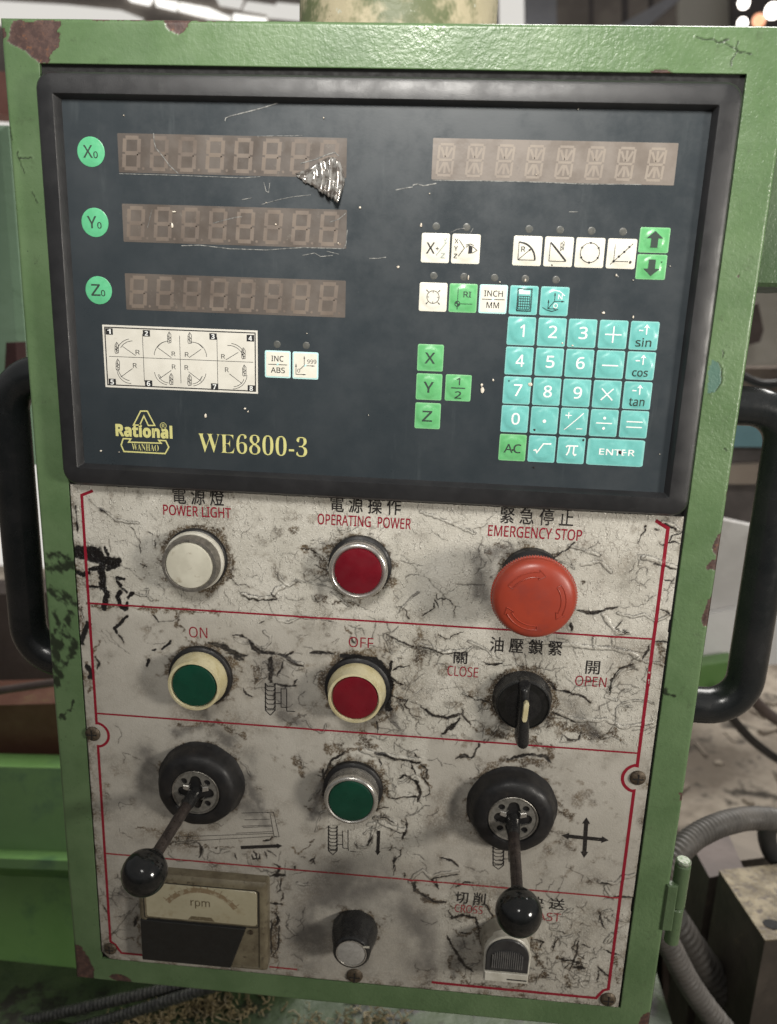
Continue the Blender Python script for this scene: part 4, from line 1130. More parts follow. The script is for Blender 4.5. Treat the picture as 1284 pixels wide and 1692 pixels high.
for a0, a1 in ((152, 72), (38, -38), (278, 196)):
    up = a1 < a0
    rm, hw, ah = 13.3, 1.15, 2.3
    hd_ = R(11)
    A0, A1 = R(a0), R(a1)
    sg = -1
    body_end = A1 - sg * hd_ * 1.25
    outl = []
    m_ = 14
    for i in range(m_ + 1):
        a = A0 + (body_end - A0) * i / m_
        outl.append((rm + hw, a))
    outl.append((rm + ah, body_end)); outl.append((rm, A1)); outl.append((rm - ah, body_end))
    for i in range(m_ + 1):
        a = body_end + (A0 - body_end) * i / m_
        outl.append((rm - hw, a))
    outl.append(outl[0])
    path = [(x + r_ * math.cos(a), -(dome(r_) + .12), z + r_ * math.sin(a)) for r_, a in outl]
    MB().tube(path, .24, 8).build('rotation_arrow', M_estop, st)

# ---- hydraulic lock selector
x, z = BUT['selector']
se = MB().lathe(x, z, [(15.6, .6), (15.6, 3), (14.9, 4.5), (14.2, 9.2), (13.8, 9.6)], 72).build('selector_switch', M_knobsatin, cab, org=(x, 0, z), label='black rotary selector switch with cream pointer stripe between CLOSE and OPEN')
MB().lathe(x, z, [(13.9, 9.0), (13.7, 10.2), (13.2, 10.4), (12.9, 9.7), (6, 9.5), (.4, 9.5)], 72).build('dial', M_knob, se)
ptx, ptz = P(868, 1121, 12)
pbx, pbz = P(862.5, 1236, 15)
rr = []
for (w_, d_, k_) in ((3.6, 9.0, 0), (3.4, 13.0, .2), (3.0, 16.5, .7), (2.2, 18.2, 1.4), (.9, 18.8, 2.4)):
    ring = []
    ttx, ttz, bbx, bbz = ptx, ptz - k_ - (3 if d_ > 13 else 0), pbx, pbz + k_
    for i in range(9): a = R(0 + 180 * i / 8); ring.append((ttx + w_ * .82 * math.cos(a), -d_ + (3.0 if d_ > 13 else 0), ttz - w_ * .8 + w_ * .8 * math.sin(a)))
    for i in range(9): a = R(180 + 180 * i / 8); ring.append((bbx + w_ * 1.05 * math.cos(a), -d_, bbz + w_ + w_ * math.sin(a)))
    rr.append(ring)
MB().rings(rr, True, True).build('pointer_lever', M_knobsatin, se, sharp=50)
a, b = P(870.5, 1160, 18.3), P(866.5, 1194, 19.2)
MB().prism([(a[0] - 1.25, a[1] - 1), (a[0] - .6, a[1]), (a[0] + .6, a[1]), (a[0] + 1.25, a[1] - 1), (b[0] + 1.25, b[1] + 1), (b[0] + .6, b[1]), (b[0] - .6, b[1]), (b[0] - 1.25, b[1] + 1)], 16.5, 19.2, .2).build('pointer_stripe', M_cream, se)

# ---- joysticks
def joystick(key, ballpx, label):
    x, z = BUT[key]
    wob = lambda r, d, j: r * (1 + .006 * math.sin(j * .9) + .004 * math.sin(j * .31 + d))
    prof = [(24.6, .9), (24.9, 2.0), (24.3, 2.9), (23.7, 4.2), (23.2, 6.2), (22.7, 8.6), (21.9, 10.8), (20.6, 12.3), (18.6, 13.2), (15.6, 14.0), (14.2, 13.8), (13.6, 12.8), (13.4, 11.5)]
    boot = MB().lathe(x, z, prof, 80, rad=wob).build('joystick', M_rubber, cab, org=(x, 0, z), label=label)
    cross = []
    w_, l_, = 3.1, 10.3
    for k in range(4):
        a = R(90 * k)
        ca, sa = math.cos(a), math.sin(a)
        for (u, v) in [(w_ * .9, -w_ * 1.5), (l_ - w_, -w_)] + [(l_ - w_ + w_ * math.cos(R(q)), w_ * math.sin(R(q))) for q in (-60, -30, 0, 30, 60)] + [(l_ - w_, w_), (w_ * .9, w_ * 1.5)]:
            cross.append((x + u * ca - v * sa, z + u * sa + v * ca))
    holes = [cross] + [circle(x + 9.2 * math.cos(R(a)), z + 9.2 * math.sin(R(a)), 1.9, 14) for a in (45, 135, 225, 315)]
    disc = plate2d(circle(x, z, 13.4, 64), holes, 11.0, 12.6)
    disc.build('guide_disc', M_disc, boot)
    MB().lathe(x, z, [(13.5, 11.6), (13.5, 13.0), (13.1, 13.3), (12.6, 13.1), (12.3, 12.5)], 64, False, False).build('disc_rim', M_dullmetal, boot)
    MB().lathe(x, z, [(13.4, 5), (12, 5), (.4, 5)], 40).build('cavity', M_dark, boot)
    bx_, bz_ = P(*ballpx, 67)
    base = np.array((x, -5.0, z)); ball = np.array((bx_, -67.0, bz_))
    u = (ball - base) / np.linalg.norm(ball - base)
    MB().tube([base, base + u * 12, base + u * 30, base + u * 30.01, base + u * 45, ball - u * 9.5], [3.1, 3.1, 3.05, 3.0, 2.95, 2.9], 24).build('lever_rod', M_rod, boot, sharp=60)
    MB().tube([base + u * 2, base + u * 9, base + u * 15, base + u * 17.5], [3.9, 3.8, 3.6, 3.15], 24).build('rod_sleeve', M_knobsatin, boot)
    for sx2 in (-1, 1):
        MB().prism([(x + sx2 * 3.6, z + .4), (x + sx2 * 7.2, z + 1.6), (x + sx2 * 7.0, z + 4.2), (x + sx2 * 3.8, z + 3.6)], 9.0, 12.9, .3).build('pivot_lug', M_chrome, boot)
    MB().tube([ball - u * 12.2, ball - u * 11.6, ball - u * 9], [3.4, 4.3, 4.8], 24).build('knob_neck', M_knobsatin, boot)
    MB().sphere(ball, 11.15).build('ball_knob', M_knob, boot, sharp=80)


joystick('left', (239, 1442), 'joystick with glossy black ball knob leaning over the rpm meter, left one')
joystick('right', (857, 1507), 'joystick with glossy black ball knob hanging over the CROSS and FAST lettering, right one')

# ---- speed knob
x, z = P(581, 1571, 24)
x0_, z0_ = BUT['pot']
M_potcap = simple('grey_knob_cap', (0.34, 0.33, 0.31), (0.42, 0.41, 0.385), 0.36, 0.2, sc=0.4, dirt=((0.2, 0.18, 0.16), 0.5, 0.62))
M_charcoal = simple('charcoal_grey_plastic', (0.028, 0.028, 0.03), (0.04, 0.04, 0.04), 0.4, sc=0.3)
M_ribs = simple('pale_rib_tops', (0.10, 0.10, 0.10), (0.15, 0.145, 0.14), 0.4, sc=0.3)  # ribs set paler than the black rocker so they stand out
kb = MB()
rr = []
for r_, d_ in ((13.3, 1.2), (13.4, 3), (13.2, 6), (12.7, 9), (11.6, 12), (11.0, 16), (10.7, 18.6), (9.9, 19.7), (8.9, 20.0), (8.3, 19.6), (8.2, 19.2)):
    rr.append([(x0_ + r_ * (1 + .012 * math.cos(9 * 2 * math.pi * j / 72) * (d_ < 18)) * math.cos(2 * math.pi * j / 72), -d_, z0_ + r_ * (1 + .012 * math.cos(9 * 2 * math.pi * j / 72) * (d_ < 18)) * math.sin(2 * math.pi * j / 72)) for j in range(72)])
pk_ = kb.rings(rr, False, True).build('speed_knob', M_knobsatin, cab, org=(x0_, 0, z0_), label='black tapered rotary knob with grey metal cap at the bottom centre')
MB().lathe(x0_, z0_, [(8.15, 18.8), (8.1, 19.6), (7.6, 19.8), (.4, 19.8)], 48).build('cap', M_potcap, pk_)
MB().lathe(x0_, z0_, [(8.9, 19.6), (8.75, 20.15), (8.3, 20.2), (8.15, 19.7)], 48, False, False).build('cap_highlight_ring', M_chrome, pk_)  # bright ring added as the highlight round the knob cap
MB().box(x0_ + 6.6, x0_ + 10.2, -20.25, -19.5, z0_ + 5.0, z0_ + 5.9).build('pointer_mark', M_cream2, pk_)

# ---- rapid traverse rocker
x, z = BUT['rocker']
rk = MB().lathe(x, z, [(14.6, .8), (14.6, 2), (13.9, 3), (13.7, 13)], 64).build('rocker_switch', simple('shaded_grimy_plastic', (0.26, 0.24, 0.195), (0.36, 0.335, 0.28), 0.4, sc=0.1, dirt=((0.10, 0.08, 0.06), 0.15, 0.52)), cab, org=(x, 0, z), label='off-white round switch with ribbed black rocker under the right ball knob')  # white body toned darker and browner: its shadow is in the colour, plus grime
xc, zt = P(838, 1549, 17); zb = P(838, 1622, 17)[1]; xl = P(799, 1590, 17)[0]; xr = P(877, 1590, 17)[0]
rad = (xr - xl) / 2
xm = (xl + xr) / 2
out = [(xm + rad * math.cos(R(a)), zt - rad + rad * math.sin(R(a))) for a in range(0, 181, 9)]
MB().prism(out + [(xl + .6, zb), (xr - .6, zb)], 11, 16.6, .5).build('rocker_housing', M_cream2, rk)
r2 = rad - 1.1
zs_ = P(838, 1606, 17.5)[1]
inn = [(xm + r2 * math.cos(R(a)), zt - rad + r2 * math.sin(R(a))) for a in range(0, 181, 9)]
MB().prism(inn + [(xl + 1.2, zs_), (xr - 1.2, zs_)], 16, 17.8, .4).build('black_rocker', M_charcoal, rk)
for i in range(15):
    xx = xm - 8.2 + i * 16.4 / 14
    MB().box(xx - .32, xx + .32, -18.5, -17.6, zs_ + 3.0, zt - rad - .5 + math.sqrt(max(0, 60 - (xx - xm) ** 2)) * .35 + 2.5).build('rib', M_ribs, rk)
MB().prism([(xl + .9, zb + .5), (xr - .9, zb + .5), (xr - .9, zs_ - .6), (xl + .9, zs_ - .6)], 16.4, 18.2, .4).build('white_strip', M_cream2, rk)
MB().box(xm + .5, xr - 1.5, -18.35, -18.1, zb + 2.4, zb + 3.1).build('index_line', M_plateblack, rk)

# ---- rpm meter
MX0, MX1, MZ0, MZ1 = -138.3, -61.6, -283.5, -222.6
t = NT('cloudy_clear_plastic')
c = t.mix(t.ramp(t.noise(0.1, 5, 0.7), 0.35, 0.7), (0.12, 0.10, 0.065), (0.19, 0.165, 0.11))
c = t.mix(t.ramp(t.noise(0.25, 5, 0.75), 0.55, 0.7), c, (0.05, 0.038, 0.025))
M_meterframe = t.out(c, 0.34, 0.0, t.bump(t.noise(0.8, 3), 0.03))
t = NT('yellowed_meter_dial')
c = t.mix(t.ramp(t.noise(0.045, 4, 0.6), 0.3, 0.7), (0.38, 0.345, 0.235), (0.48, 0.445, 0.32))
c = t.mix(t.ramp(t.noise(0.09, 5, 0.7), 0.5, 0.75, 0, .8), c, (0.30, 0.25, 0.15))
M_dial = t.out(c, 0.22, 0.0, t.bump(t.noise(0.5, 3), 0.03), Specular_IOR_Level=0.6)
M_metertext = flat_print('faded_meter_print', (0.13, 0.105, 0.065), 0.55, (0.28, 0.24, 0.15), 0.7, 0.25)
M_meterarc = flat_print('faded_brown_scale', (0.24, 0.18, 0.11), 0.50, (0.36, 0.32, 0.22), 0.25, 0.25)
mo = MB()
outr = rrect(MX0, MX1, MZ0, MZ1, 1.5)
rr = [[(p[0], -.8, p[1]) for p in outr], [(p[0], -7.4, p[1]) for p in outr]]
for ins, d_ in ((1.2, 8.6), (2.6, 9.2), (4.2, 9.2), (4.9, 8.4)):
    rr.append([(p[0], -d_, p[1]) for p in rrect(MX0 + ins, MX1 - ins, MZ0 + ins * .5, MZ1 - ins * 1.1, 1.5)])
me_ = mo.rings(rr, False, True).build('rpm_meter', M_meterframe, cab, org=(MX0, 0, MZ0), label='yellowed rectangular rpm meter with black lower panel at the bottom left')
wx0, wx1, wz0, wz1 = MX0 + 4.6, MX1 - 6.0, -251.8, MZ1 - 5.6
MB().prism(rrect(wx0, wx1, wz0, wz1, 1.6), 8.0, 9.0, .3).build('dial_face', M_dial, me_)
w = MB(); o_ = rrect(wx0 - 1.1, wx1 + 1.1, wz0 - .9, wz1 + 1.1, 2.0)
w.ribbon(o_ + [o_[0]], .55, 9.25).build('dial_edge', M_dark, me_)
xm_ = (wx0 + wx1) / 2
arc = [(xm_ + 25 * math.cos(R(a)), wz0 - 3.5 + 25 * math.sin(R(a))) for a in range(35, 147, 4)]
MB().ribbon(arc, 3.2, 9.04).build('scale_arc', M_meterarc, me_)
tk = MB()
for i in range(13):
    a = R(38 + 8.6 * i); l_ = 4.6 if i % 3 == 0 else 3.0
    tk.ribbon([(xm_ + 26 * math.cos(a), wz0 - 3.5 + 26 * math.sin(a)), (xm_ + (26 + l_ * .6) * math.cos(a), wz0 - 3.5 + (26 + l_ * .6) * math.sin(a))], .5, 9.05)
tk.build('scale_ticks', M_meterarc, me_, sharp=None, kind='stuff')
put_text(MB(), 'rpm', xm_ - 6.2, xm_ + 5.4, wz0 + 8.8, wz0 + 14.4, 9.06, 'sans', .012).build('printed_unit', M_metertext, me_, sharp=None, label='faded lettering rpm')
MB().prism([(xm_ - 8, wz0 + .6), (xm_ + 8, wz0 + .6), (xm_ + 6, wz0 + 3.2), (xm_ - 6, wz0 + 3.2)], 8.9, 9.06).build('needle_pivot_cover', M_metertext, me_)
MB().prism([(MX0 + 1.0, MZ0 + 1.0), (MX1 - 22, MZ0 + 1.0), (MX1 - 12.5, wz0 - 2.0), (MX0 + 1.0, wz0 - 2.0)], 8.0, 9.7, .2).build('black_panel', M_dark, me_)
MB().prism([(MX0 + 1.2, MZ0 + 1.2), (MX1 - 22.3, MZ0 + 1.2), (MX1 - 12.9, wz0 - 2.2), (MX0 + 1.2, wz0 - 2.2)], 9.6, 9.8, .1).build('black_panel_front', simple('dull_black_card', (0.012, 0.012, 0.011), rough=0.5, sc=0.1), me_)
MB().lathe(MX1 - 9.5, wz0 - 4.5, [(1.5, 9.0), (1.4, 9.4), (.3, 9.45)], 20).build('meter_screw', M_screw, me_)

# ---- handles and hinge
def arc3(c, r, a0, a1, Y, n=10):
    return [(c[0] + r * math.cos(R(a0 + (a1 - a0) * i / n)), Y, c[1] + r * math.sin(R(a0 + (a1 - a0) * i / n))) for i in range(n + 1)]


HY = 42.0
xo = BG(1249, 1017, HY)[0]; zt = BG(1235, 671, HY)[2]; zb = BG(1180, 1166, HY)[2]
path = [(150, HY, zt)] + arc3((xo - 20, zt - 20), 20, 90, 0, HY) + arc3((xo - 20, zb + 20), 20, 0, -90, HY) + [(150, HY, zb)]
MB().tube(path, 10.4, 32).build('pull_handle', M_handle, cab, sharp=60, label='black tubular handle on the right side of the cabinet')
xo = BG(44, 1000, HY)[0]; zt = BG(38, 617, HY)[2]; zb = BG(80, 1087, HY)[2]
path = [(-150, HY, zt)] + arc3((xo + 22, zt - 22), 22, 90, 180, HY) + arc3((xo + 22, zb + 22), 22, 180, 270, HY) + [(-150, HY, zb)]
MB().tube(path, 10.6, 32).build('pull_handle', M_handle, cab, sharp=60, label='black tubular handle on the left side of the cabinet')
M_hingetop = simple('chipped_bare_steel', (0.35, 0.36, 0.32), (0.16, 0.22, 0.13), 0.4, 0.3, sc=0.6, bumps=((1.5, 0.08),))


def vcyl(mb, x, y, r, z0, z1, n=32, bev=.8):
    rr = []
    for (k, zz) in ((r - bev, z0), (r, z0 + bev), (r, z1 - bev), (r - bev, z1)):
        rr.append([(x + k * math.cos(2 * math.pi * j / n), y + k * math.sin(2 * math.pi * j / n), zz) for j in range(n)])
    return mb.rings(rr, True, True)


hx = BG(1126, 1450, 3)[0] - .2
hz = [BG(1120, yy, 3)[2] for yy in (1420, 1497, 1557)]
hg = MB().box(FX1 - 2, hx - 2.5, -2.4, 2.0, BG(1110, 1535, 0)[2], BG(1118, 1460, 0)[2], .8).build('hinge', M_greenplain, cab, org=(hx, 3, hz[2]), label='green painted barrel hinge low on the right edge')
vcyl(MB(), hx, 3, 4.3, hz[1] + .3, hz[0] - 2.4).build('hinge_barrel', M_greenplain, hg)
vcyl(MB(), hx, 3, 4.2, hz[0] - 2.3, hz[0] + .3).build('hinge_pin_cap', M_hingetop, hg)
vcyl(MB(), hx - .2, 3, 4.1, hz[2], hz[1] - .3).build('hinge_barrel', M_greenplain, hg)

# ================================================================== DIGITAL READOUT
BX0, BX1, BZ0, BZ1 = -166.2, 145.2, 7.6, 198.2
FD = 6.0                                       # depth of the membrane face
dro = empty('digital_readout', (-10, 0, BZ0), 'black framed three axis digital readout with cyan keypad set into the green cabinet', 'digital readout')
rr = []
for ins, d_, r_ in ((2.0, 0.6, 6), (0.6, 1.6, 7), (0.0, 4.5, 7.5), (0.3, 7.8, 7.5), (1.4, 9.4, 7), (3.0, 10.0, 6)):
    rr.append([(p[0], -d_, p[1]) for p in rrect(BX0 + ins, BX1 - ins, BZ0 + ins, BZ1 - ins, r_, 8)])
for x0, x1, z0, z1, d_, r_ in ((-157.6, 135.2, 16.8, 188.7, 10.0, .8), (-157.2, 134.8, 17.1, 188.3, 9.6, .7), (-155.3, 133.3, 18.7, 186.9, FD - .1, .5)):
    rr.append([(p[0], -d_, p[1]) for p in rrect(x0, x1, z0, z1, r_, 8)])
MB().rings(rr).build('bezel', M_blackplastic, dro, sharp=28)
face = MB().add([(-156, -FD, 18.2), (134, -FD, 18.2), (134, -FD, 187.4), (-156, -FD, 187.4)], [(0, 1, 2, 3)]).build('membrane_face', M_slate, dro)
MB().box(-160, 140, -0.4, .9, 12, 194).build('rear_case', M_dark, dro)


def segs(x0, z0, w, h, lean, kinds, sw, d):
    def T(u, v): return (x0 + u * w + lean * v, z0 + v * h)
    S7 = {'a': ((.05, 1), (.95, 1)), 'd': ((.05, 0), (.95, 0)), 'g': ((.05, .5), (.95, .5)), 'f': ((0, .53), (0, .97)), 'b': ((1, .53), (1, .97)), 'e': ((0, .03), (0, .47)), 'c': ((1, .03), (1, .47)),
          'h': ((.12, .9), (.42, .58)), 'k': ((.88, .9), (.58, .58)), 'm': ((.42, .42), (.12, .1)), 'n': ((.58, .42), (.88, .1)), 'i': ((.5, .93), (.5, .57)), 'l': ((.5, .43), (.5, .07))}
    mb = MB()
    for i, k in enumerate(kinds):
        a, b = S7[k]
        mb.ribbon([T(*a), T(*b)], sw, d, dz=.003 * (i % 4))
    return mb


def display(x0, x1, z0, z1, label, kind7=True, seed=0, dim=()):
    d_ = FD + .06
    poly = rrect(x0, x1, z0, z1, .4, 3)
    w_ = MB().prism(poly, FD - .3, d_).build('display_window', M_window if kind7 else M_window2, dro, org=(x0, -FD, z0), label=label)
    n = 8
    pitch = (x1 - x0 - 1.5) / n
    r_ = random.Random(seed)
    for i in range(n):
        if kind7:
            ks = 'abcdefg' if i not in dim else dim[i]
            mb = segs(x0 + 2.4 + i * pitch, z0 + 1.8, 6.8, z1 - z0 - 3.6, 1.1, ks, 1.75, d_ + .03)
            mb.poly(circle(x0 + 2.4 + i * pitch + 9.2, z0 + 1.9, .6, 10), d_ + .04)
            mb.build('digit', M_segment, w_, sharp=None)
        else:
            mb = segs(x0 + 2.2 + i * pitch, z0 + 1.9, 6.6, z1 - z0 - 4.4, .9, 'abcdefghkmnil', 1.05, d_ + .03)
            mb.build('digit', M_segment2, w_, sharp=None)
    return w_


display(-130.0, -24.2, 156.6, 173.3, 'top brown X axis display with eight dark digits', seed=1)
display(-129.4, -23.6, 126.2, 143.1, 'middle brown Y axis display with eight dark digits', seed=2)
display(-129.6, -23.4, 95.2, 112.0, 'lower brown Z axis display with eight dark digits', seed=3)
display(14.3, 121.0, 156.9, 174.1, 'pale brown message display at the top right', False)

# ---- membrane keys (one mesh per colour and size, shared)
def keyh(u, v, R0=5.1):                         # height over the face, u v from the key centre
    r = math.hypot(u, v)
    return 0.22 + (0.56 * max(0, 1 - (r / R0) ** 4) ** .5 if r < R0 else 0)


KM = {}


def key_mesh(mat, w, h, flat=False):
    k = (mat.name, w, h, flat)
    if k in KM: return KM[k]
    n = 18
    us = [-w / 2 + w * i / n for i in range(n + 1)]
    vs = [-h / 2 + h * i / n for i in range(n + 1)]
    mb = MB()
    v, f = [], []
    for a in us:
        for b in vs:
            e_ = min(w / 2 - abs(a), h / 2 - abs(b))
            cr_ = 0 if e_ > .35 else -.14 * (1 - e_ / .35)
            aa, bb = a, b
            if abs(a) > w / 2 - 1e-6 and abs(b) > h / 2 - 1e-6: aa, bb = a * .965, b * .965
            v.append((aa, -(keyh(a, b, .01 if flat else min(w, h) / 2 * .82) + cr_), bb))
    for i in range(n):
        for j in range(n):
            q = i * (n + 1) + j
            f.append((q, q + n + 1, q + n + 2, q + 1))
    mb.add(v, f)
    # skirt
    rim = [(i, 0) for i in range(n + 1)] + [(n, j) for j in range(1, n + 1)] + [(i, n) for i in range(n - 1, -1, -1)] + [(0, j) for j in range(n - 1, 0, -1)]
    top = [v[i * (n + 1) + j] for i, j in rim]
    mb.rings([[(p[0], .02, p[2]) for p in top], top])
    KM[k] = mb.mesh('key', (0, 0, 0), mat, 40)
    at_ = KM[k].attributes.new('edge', 'FLOAT', 'POINT')
    for i, q in enumerate(KM[k].vertices):
        at_.data[i].value = 0.6 if (w / 2 - abs(q.co.x) / S < .3 or h / 2 - abs(q.co.z) / S < .3) else 0.0
    return KM[k]


def key(x, z, mat, label, w=12.9, h=12.9, inset=None):
    o = bpy.data.objects.new('key', key_mesh(mat, w, h, inset is not None))
    link(o, 'key', dro, (x, -FD, z))
    o['label'] = label
    if inset:
        MB().prism([(x + p[0], z + p[1]) for p in rrect(-w / 2 + .7, w / 2 - .7, -h / 2 + .7, h / 2 - .7, .5, 3)], FD + .1, FD + .30).build('key_panel', inset, o)
    return o


def legend(ko, mat, fn, extra=.12, flat=False, name='legend'):
    c = ORG[ko.name]
    R0 = 12.9 / 2 * .82
    hf = (lambda a, b: .36) if flat else (lambda a, b: keyh(a - c[0], b - c[2], R0) + extra)
    mb = MB()
    fn(mb, c[0], c[2], hf)
    return mb.build(name, mat, ko, sharp=None)


def T_(txt, w, h, dx=0, dz=0, style='sans', off=0.012):
    return lambda mb, x, z, hf: put_text(mb, txt, x + dx - w / 2, x + dx + w / 2, z + dz - h / 2, z + dz + h / 2, FD, style, off, hf)


def Ls(lines, w, dense_=1.0):                    # strokes in key units (-1..1 = half key)
    def fn(mb, x, z, hf):
        for i, ln in enumerate(lines):
            mb.ribbon(dense([(x + a * 6.45, z + b * 6.45) for a, b in ln], dense_), w, FD, dz=.006 * (i % 5), hf=hf)
    return fn


def Ds(pts, r):                                 # dots
    def fn(mb, x, z, hf):
        for a, b in pts: mb.poly(circle(x + a * 6.45, z + b * 6.45, r, 14), FD + .03, hf)
    return fn


def PG(poly):
    def fn(mb, x, z, hf): mb.poly([(x + a * 6.45, z + b * 6.45) for a, b in poly], FD + .02, hf)
    return fn


def both(*fs):
    def fn(mb, x, z, hf):
        for f_ in fs: f_(mb, x, z, hf)
    return fn


XC = [17.6, 31.5, 45.4, 59.4, 73.45, 87.4, 101.5, 115.6]
ZR = [127.7, 106.0, 92.1, 78.4, 64.6, 51.0, 37.1]
W, B, CY_, GR = M_keywhite, M_inkblack, M_keycyan, M_keygreen


def circ(cx, cz, r, a0=0, a1=360, n=24): return [(cx + r * math.cos(R(a0 + (a1 - a0) * i / n)), cz + r * math.sin(R(a0 + (a1 - a0) * i / n))) for i in range(n + 1)]


# row of white function keys
k = key(XC[0], ZR[0], W, 'white key with a large X and faint Y over Z')
legend(k, B, both(T_('X', 4.0, 4.9, -2.2, -.1), T_('+', 1.5, 1.5, .9, -.3)))
legend(k, M_inkfaint, both(T_('Y', 1.9, 2.2, 4.3, 3.3), T_('Z', 1.9, 2.2, 3.6, -3.2), Ls([[(.08, -.5), (.78, .42)]], .35)), name='faint_legend')
k = key(XC[1], ZR[0], W, 'white key with X Y Z and an eye')
legend(k, B, both(T_('X', 1.7, 2.0, -4.4, 3.3), T_('Y', 1.7, 2.0, -4.5, .1), T_('Z', 1.7, 2.0, -4.6, -3.2), Ls([[(-.5, .6), (-.1, .05)], [(-.1, .05), (-.5, -.5)], [(0, .1), (.2, .25), (.5, .15), (.8, -.08), (.5, -.25), (.2, -.3), (.22, .2)], [(.0, .26), (.3, .34), (.55, .24)]], .3), PG([(.22, .2), (.46, .16), (.46, -.24), (.22, -.28)])))
k = key(XC[3], ZR[0], W, 'white key with a quarter circle and radius R')
legend(k, B, both(Ls([[(-.62, .62), (-.62, -.62), (.56, -.62)]], .28), Ls([circ(-.62, -.62, 1.18, 90, 0)], .75), Ls([[(-.62, -.62), (.2, .1)]], .25), PG([(.28, .18), (.06, .08), (.17, -.04)]), T_('R', 1.9, 2.2, -1.9, .7)))
k = key(XC[4], ZR[0], W, 'white key with a triangle and small cutter')
legend(k, B, both(Ls([[(-.62, .6), (-.62, -.64), (.55, -.64)]], .28), Ls([[(-.6, .62), (.55, -.62)]], .8), Ls([[(.1, .05), (.3, .25), (.15, .3), (.32, .5), (.16, .55), (.3, .75)], [(.3, .1), (.35, .7)], [(.12, .1), (.1, .65)]], .25)))
k = key(XC[5], ZR[0], W, 'white key with six dots round a circle')
legend(k, B, both(Ls([circ(0, 0, .66)], .3), Ds([(.66 * math.cos(R(a)), .66 * math.sin(R(a))) for a in (90, 30, -30, -90, -150, 150)], .48)))
k = key(XC[6], ZR[0], W, 'white key with dots along a slanting line')
legend(k, B, both(Ls([[(-.5, .66), (-.5, -.52), (.5, -.52)], [(-.72, -.74), (.72, .68)]], .28), Ds([(-.5, -.52), (-.18, -.2), (.16, .12), (.48, .46)], .5)))
for i, (zz, up) in enumerate(((133.9, 1), (122.4, -1))):
    k = key(115.3, zz, GR, 'green key with dark arrow pointing ' + ('up' if up > 0 else 'down'), 13.2, 10.8)
    legend(k, M_inkarrow, PG([(a, b * up) for a, b in ((0, .6), (.56, .12), (.24, .12), (.24, -.5), (-.24, -.5), (-.24, .12), (-.56, .12))]), .16)
# second row
k = key(XC[0], ZR[1], W, 'white key with a ring and four small arrows')
legend(k, B, both(Ls([circ(0, 0, .44)], .26), Ls([[(.34, .34), (.5, .5)], [(-.34, .34), (-.5, .5)], [(.34, -.34), (.5, -.5)], [(-.34, -.34), (-.5, -.5)], [(0, .3), (0, .4)], [(0, -.3), (0, -.4)], [(.3, 0), (.4, 0)], [(-.3, 0), (-.4, 0)]], .3), Ds([(.45, .45), (-.45, .45), (.45, -.45), (-.45, -.45)], .28)))
k = key(XC[1], ZR[1], GR, 'green key with RI and an origin mark')
legend(k, M_inkarrow, both(T_('RI', 3.6, 2.6, 1.9, 1.7), Ls([[(-.38, .7), (-.38, -.8)], [(-.38, -.4), (.68, -.4)], circ(-.38, -.4, .18)], .28), PG([(-.38, -.4)] + circ(-.38, -.4, .18, 90, 180, 6)), PG([(-.38, -.4)] + circ(-.38, -.4, .18, 270, 360, 6))))
k = key(XC[2], ZR[1], M_keypale, 'white key lettered INCH over MM', inset=W)
legend(k, B, both(T_('INCH', 8.6, 2.7, 0, 2.5), T_('MM', 5.8, 2.7, 0, -2.7), Ls([[(-.8, -.02), (.82, -.02)]], .32)), flat=True)
k = key(XC[3], ZR[1], CY_, 'cyan key with a calculator')
legend(k, B, Ls([[(-.46, .8), (.56, .8), (.56, -.76), (-.46, -.76), (-.46, .8)], [(-.42, .76), (.5, .76), (.5, -.72), (-.42, -.72), (-.42, .76)]] + [[(-.36, -.62 + i * .18), (.42, -.62 + i * .18)] for i in range(6)] + [[(-.36 + i * .156, -.62), (-.36 + i * .156, .28)] for i in range(6)], .26))
legend(k, M_inkwhite, PG([(-.34, .66), (.4, .66), (.4, .42), (-.34, .42)]), .16, name='screen_legend')
k = key(XC[4], ZR[1], CY_, 'cyan key with axes lettered N and O')
legend(k, B, both(Ls([[(.0, .55), (.0, .0), (.66, .0)], [(-.42, .05), (-.42, -.52), (.15, -.52)], [(0, 0), (-.42, -.52)], [(-.8, -.45), (-.5, -.62), (-.1, -.70), (.3, -.55)]], .3), PG([(0, .62), (-.06, .4), (.06, .4)]), PG([(.72, 0), (.5, .06), (.5, -.06)]), PG([(-.42, .12), (-.48, -.1), (-.36, -.1)]), PG([(.22, -.52), (.0, -.46), (.0, -.58)])))
legend(k, M_inkwhite, both(T_('N', 2.0, 2.2, 2.4, 2.0), T_('O', 2.0, 2.2, .6, -2.0), Ls([[(-.4, .6), (-.1, .75), (.3, .7), (.7, .4)]], .35)), .13, name='white_legend')
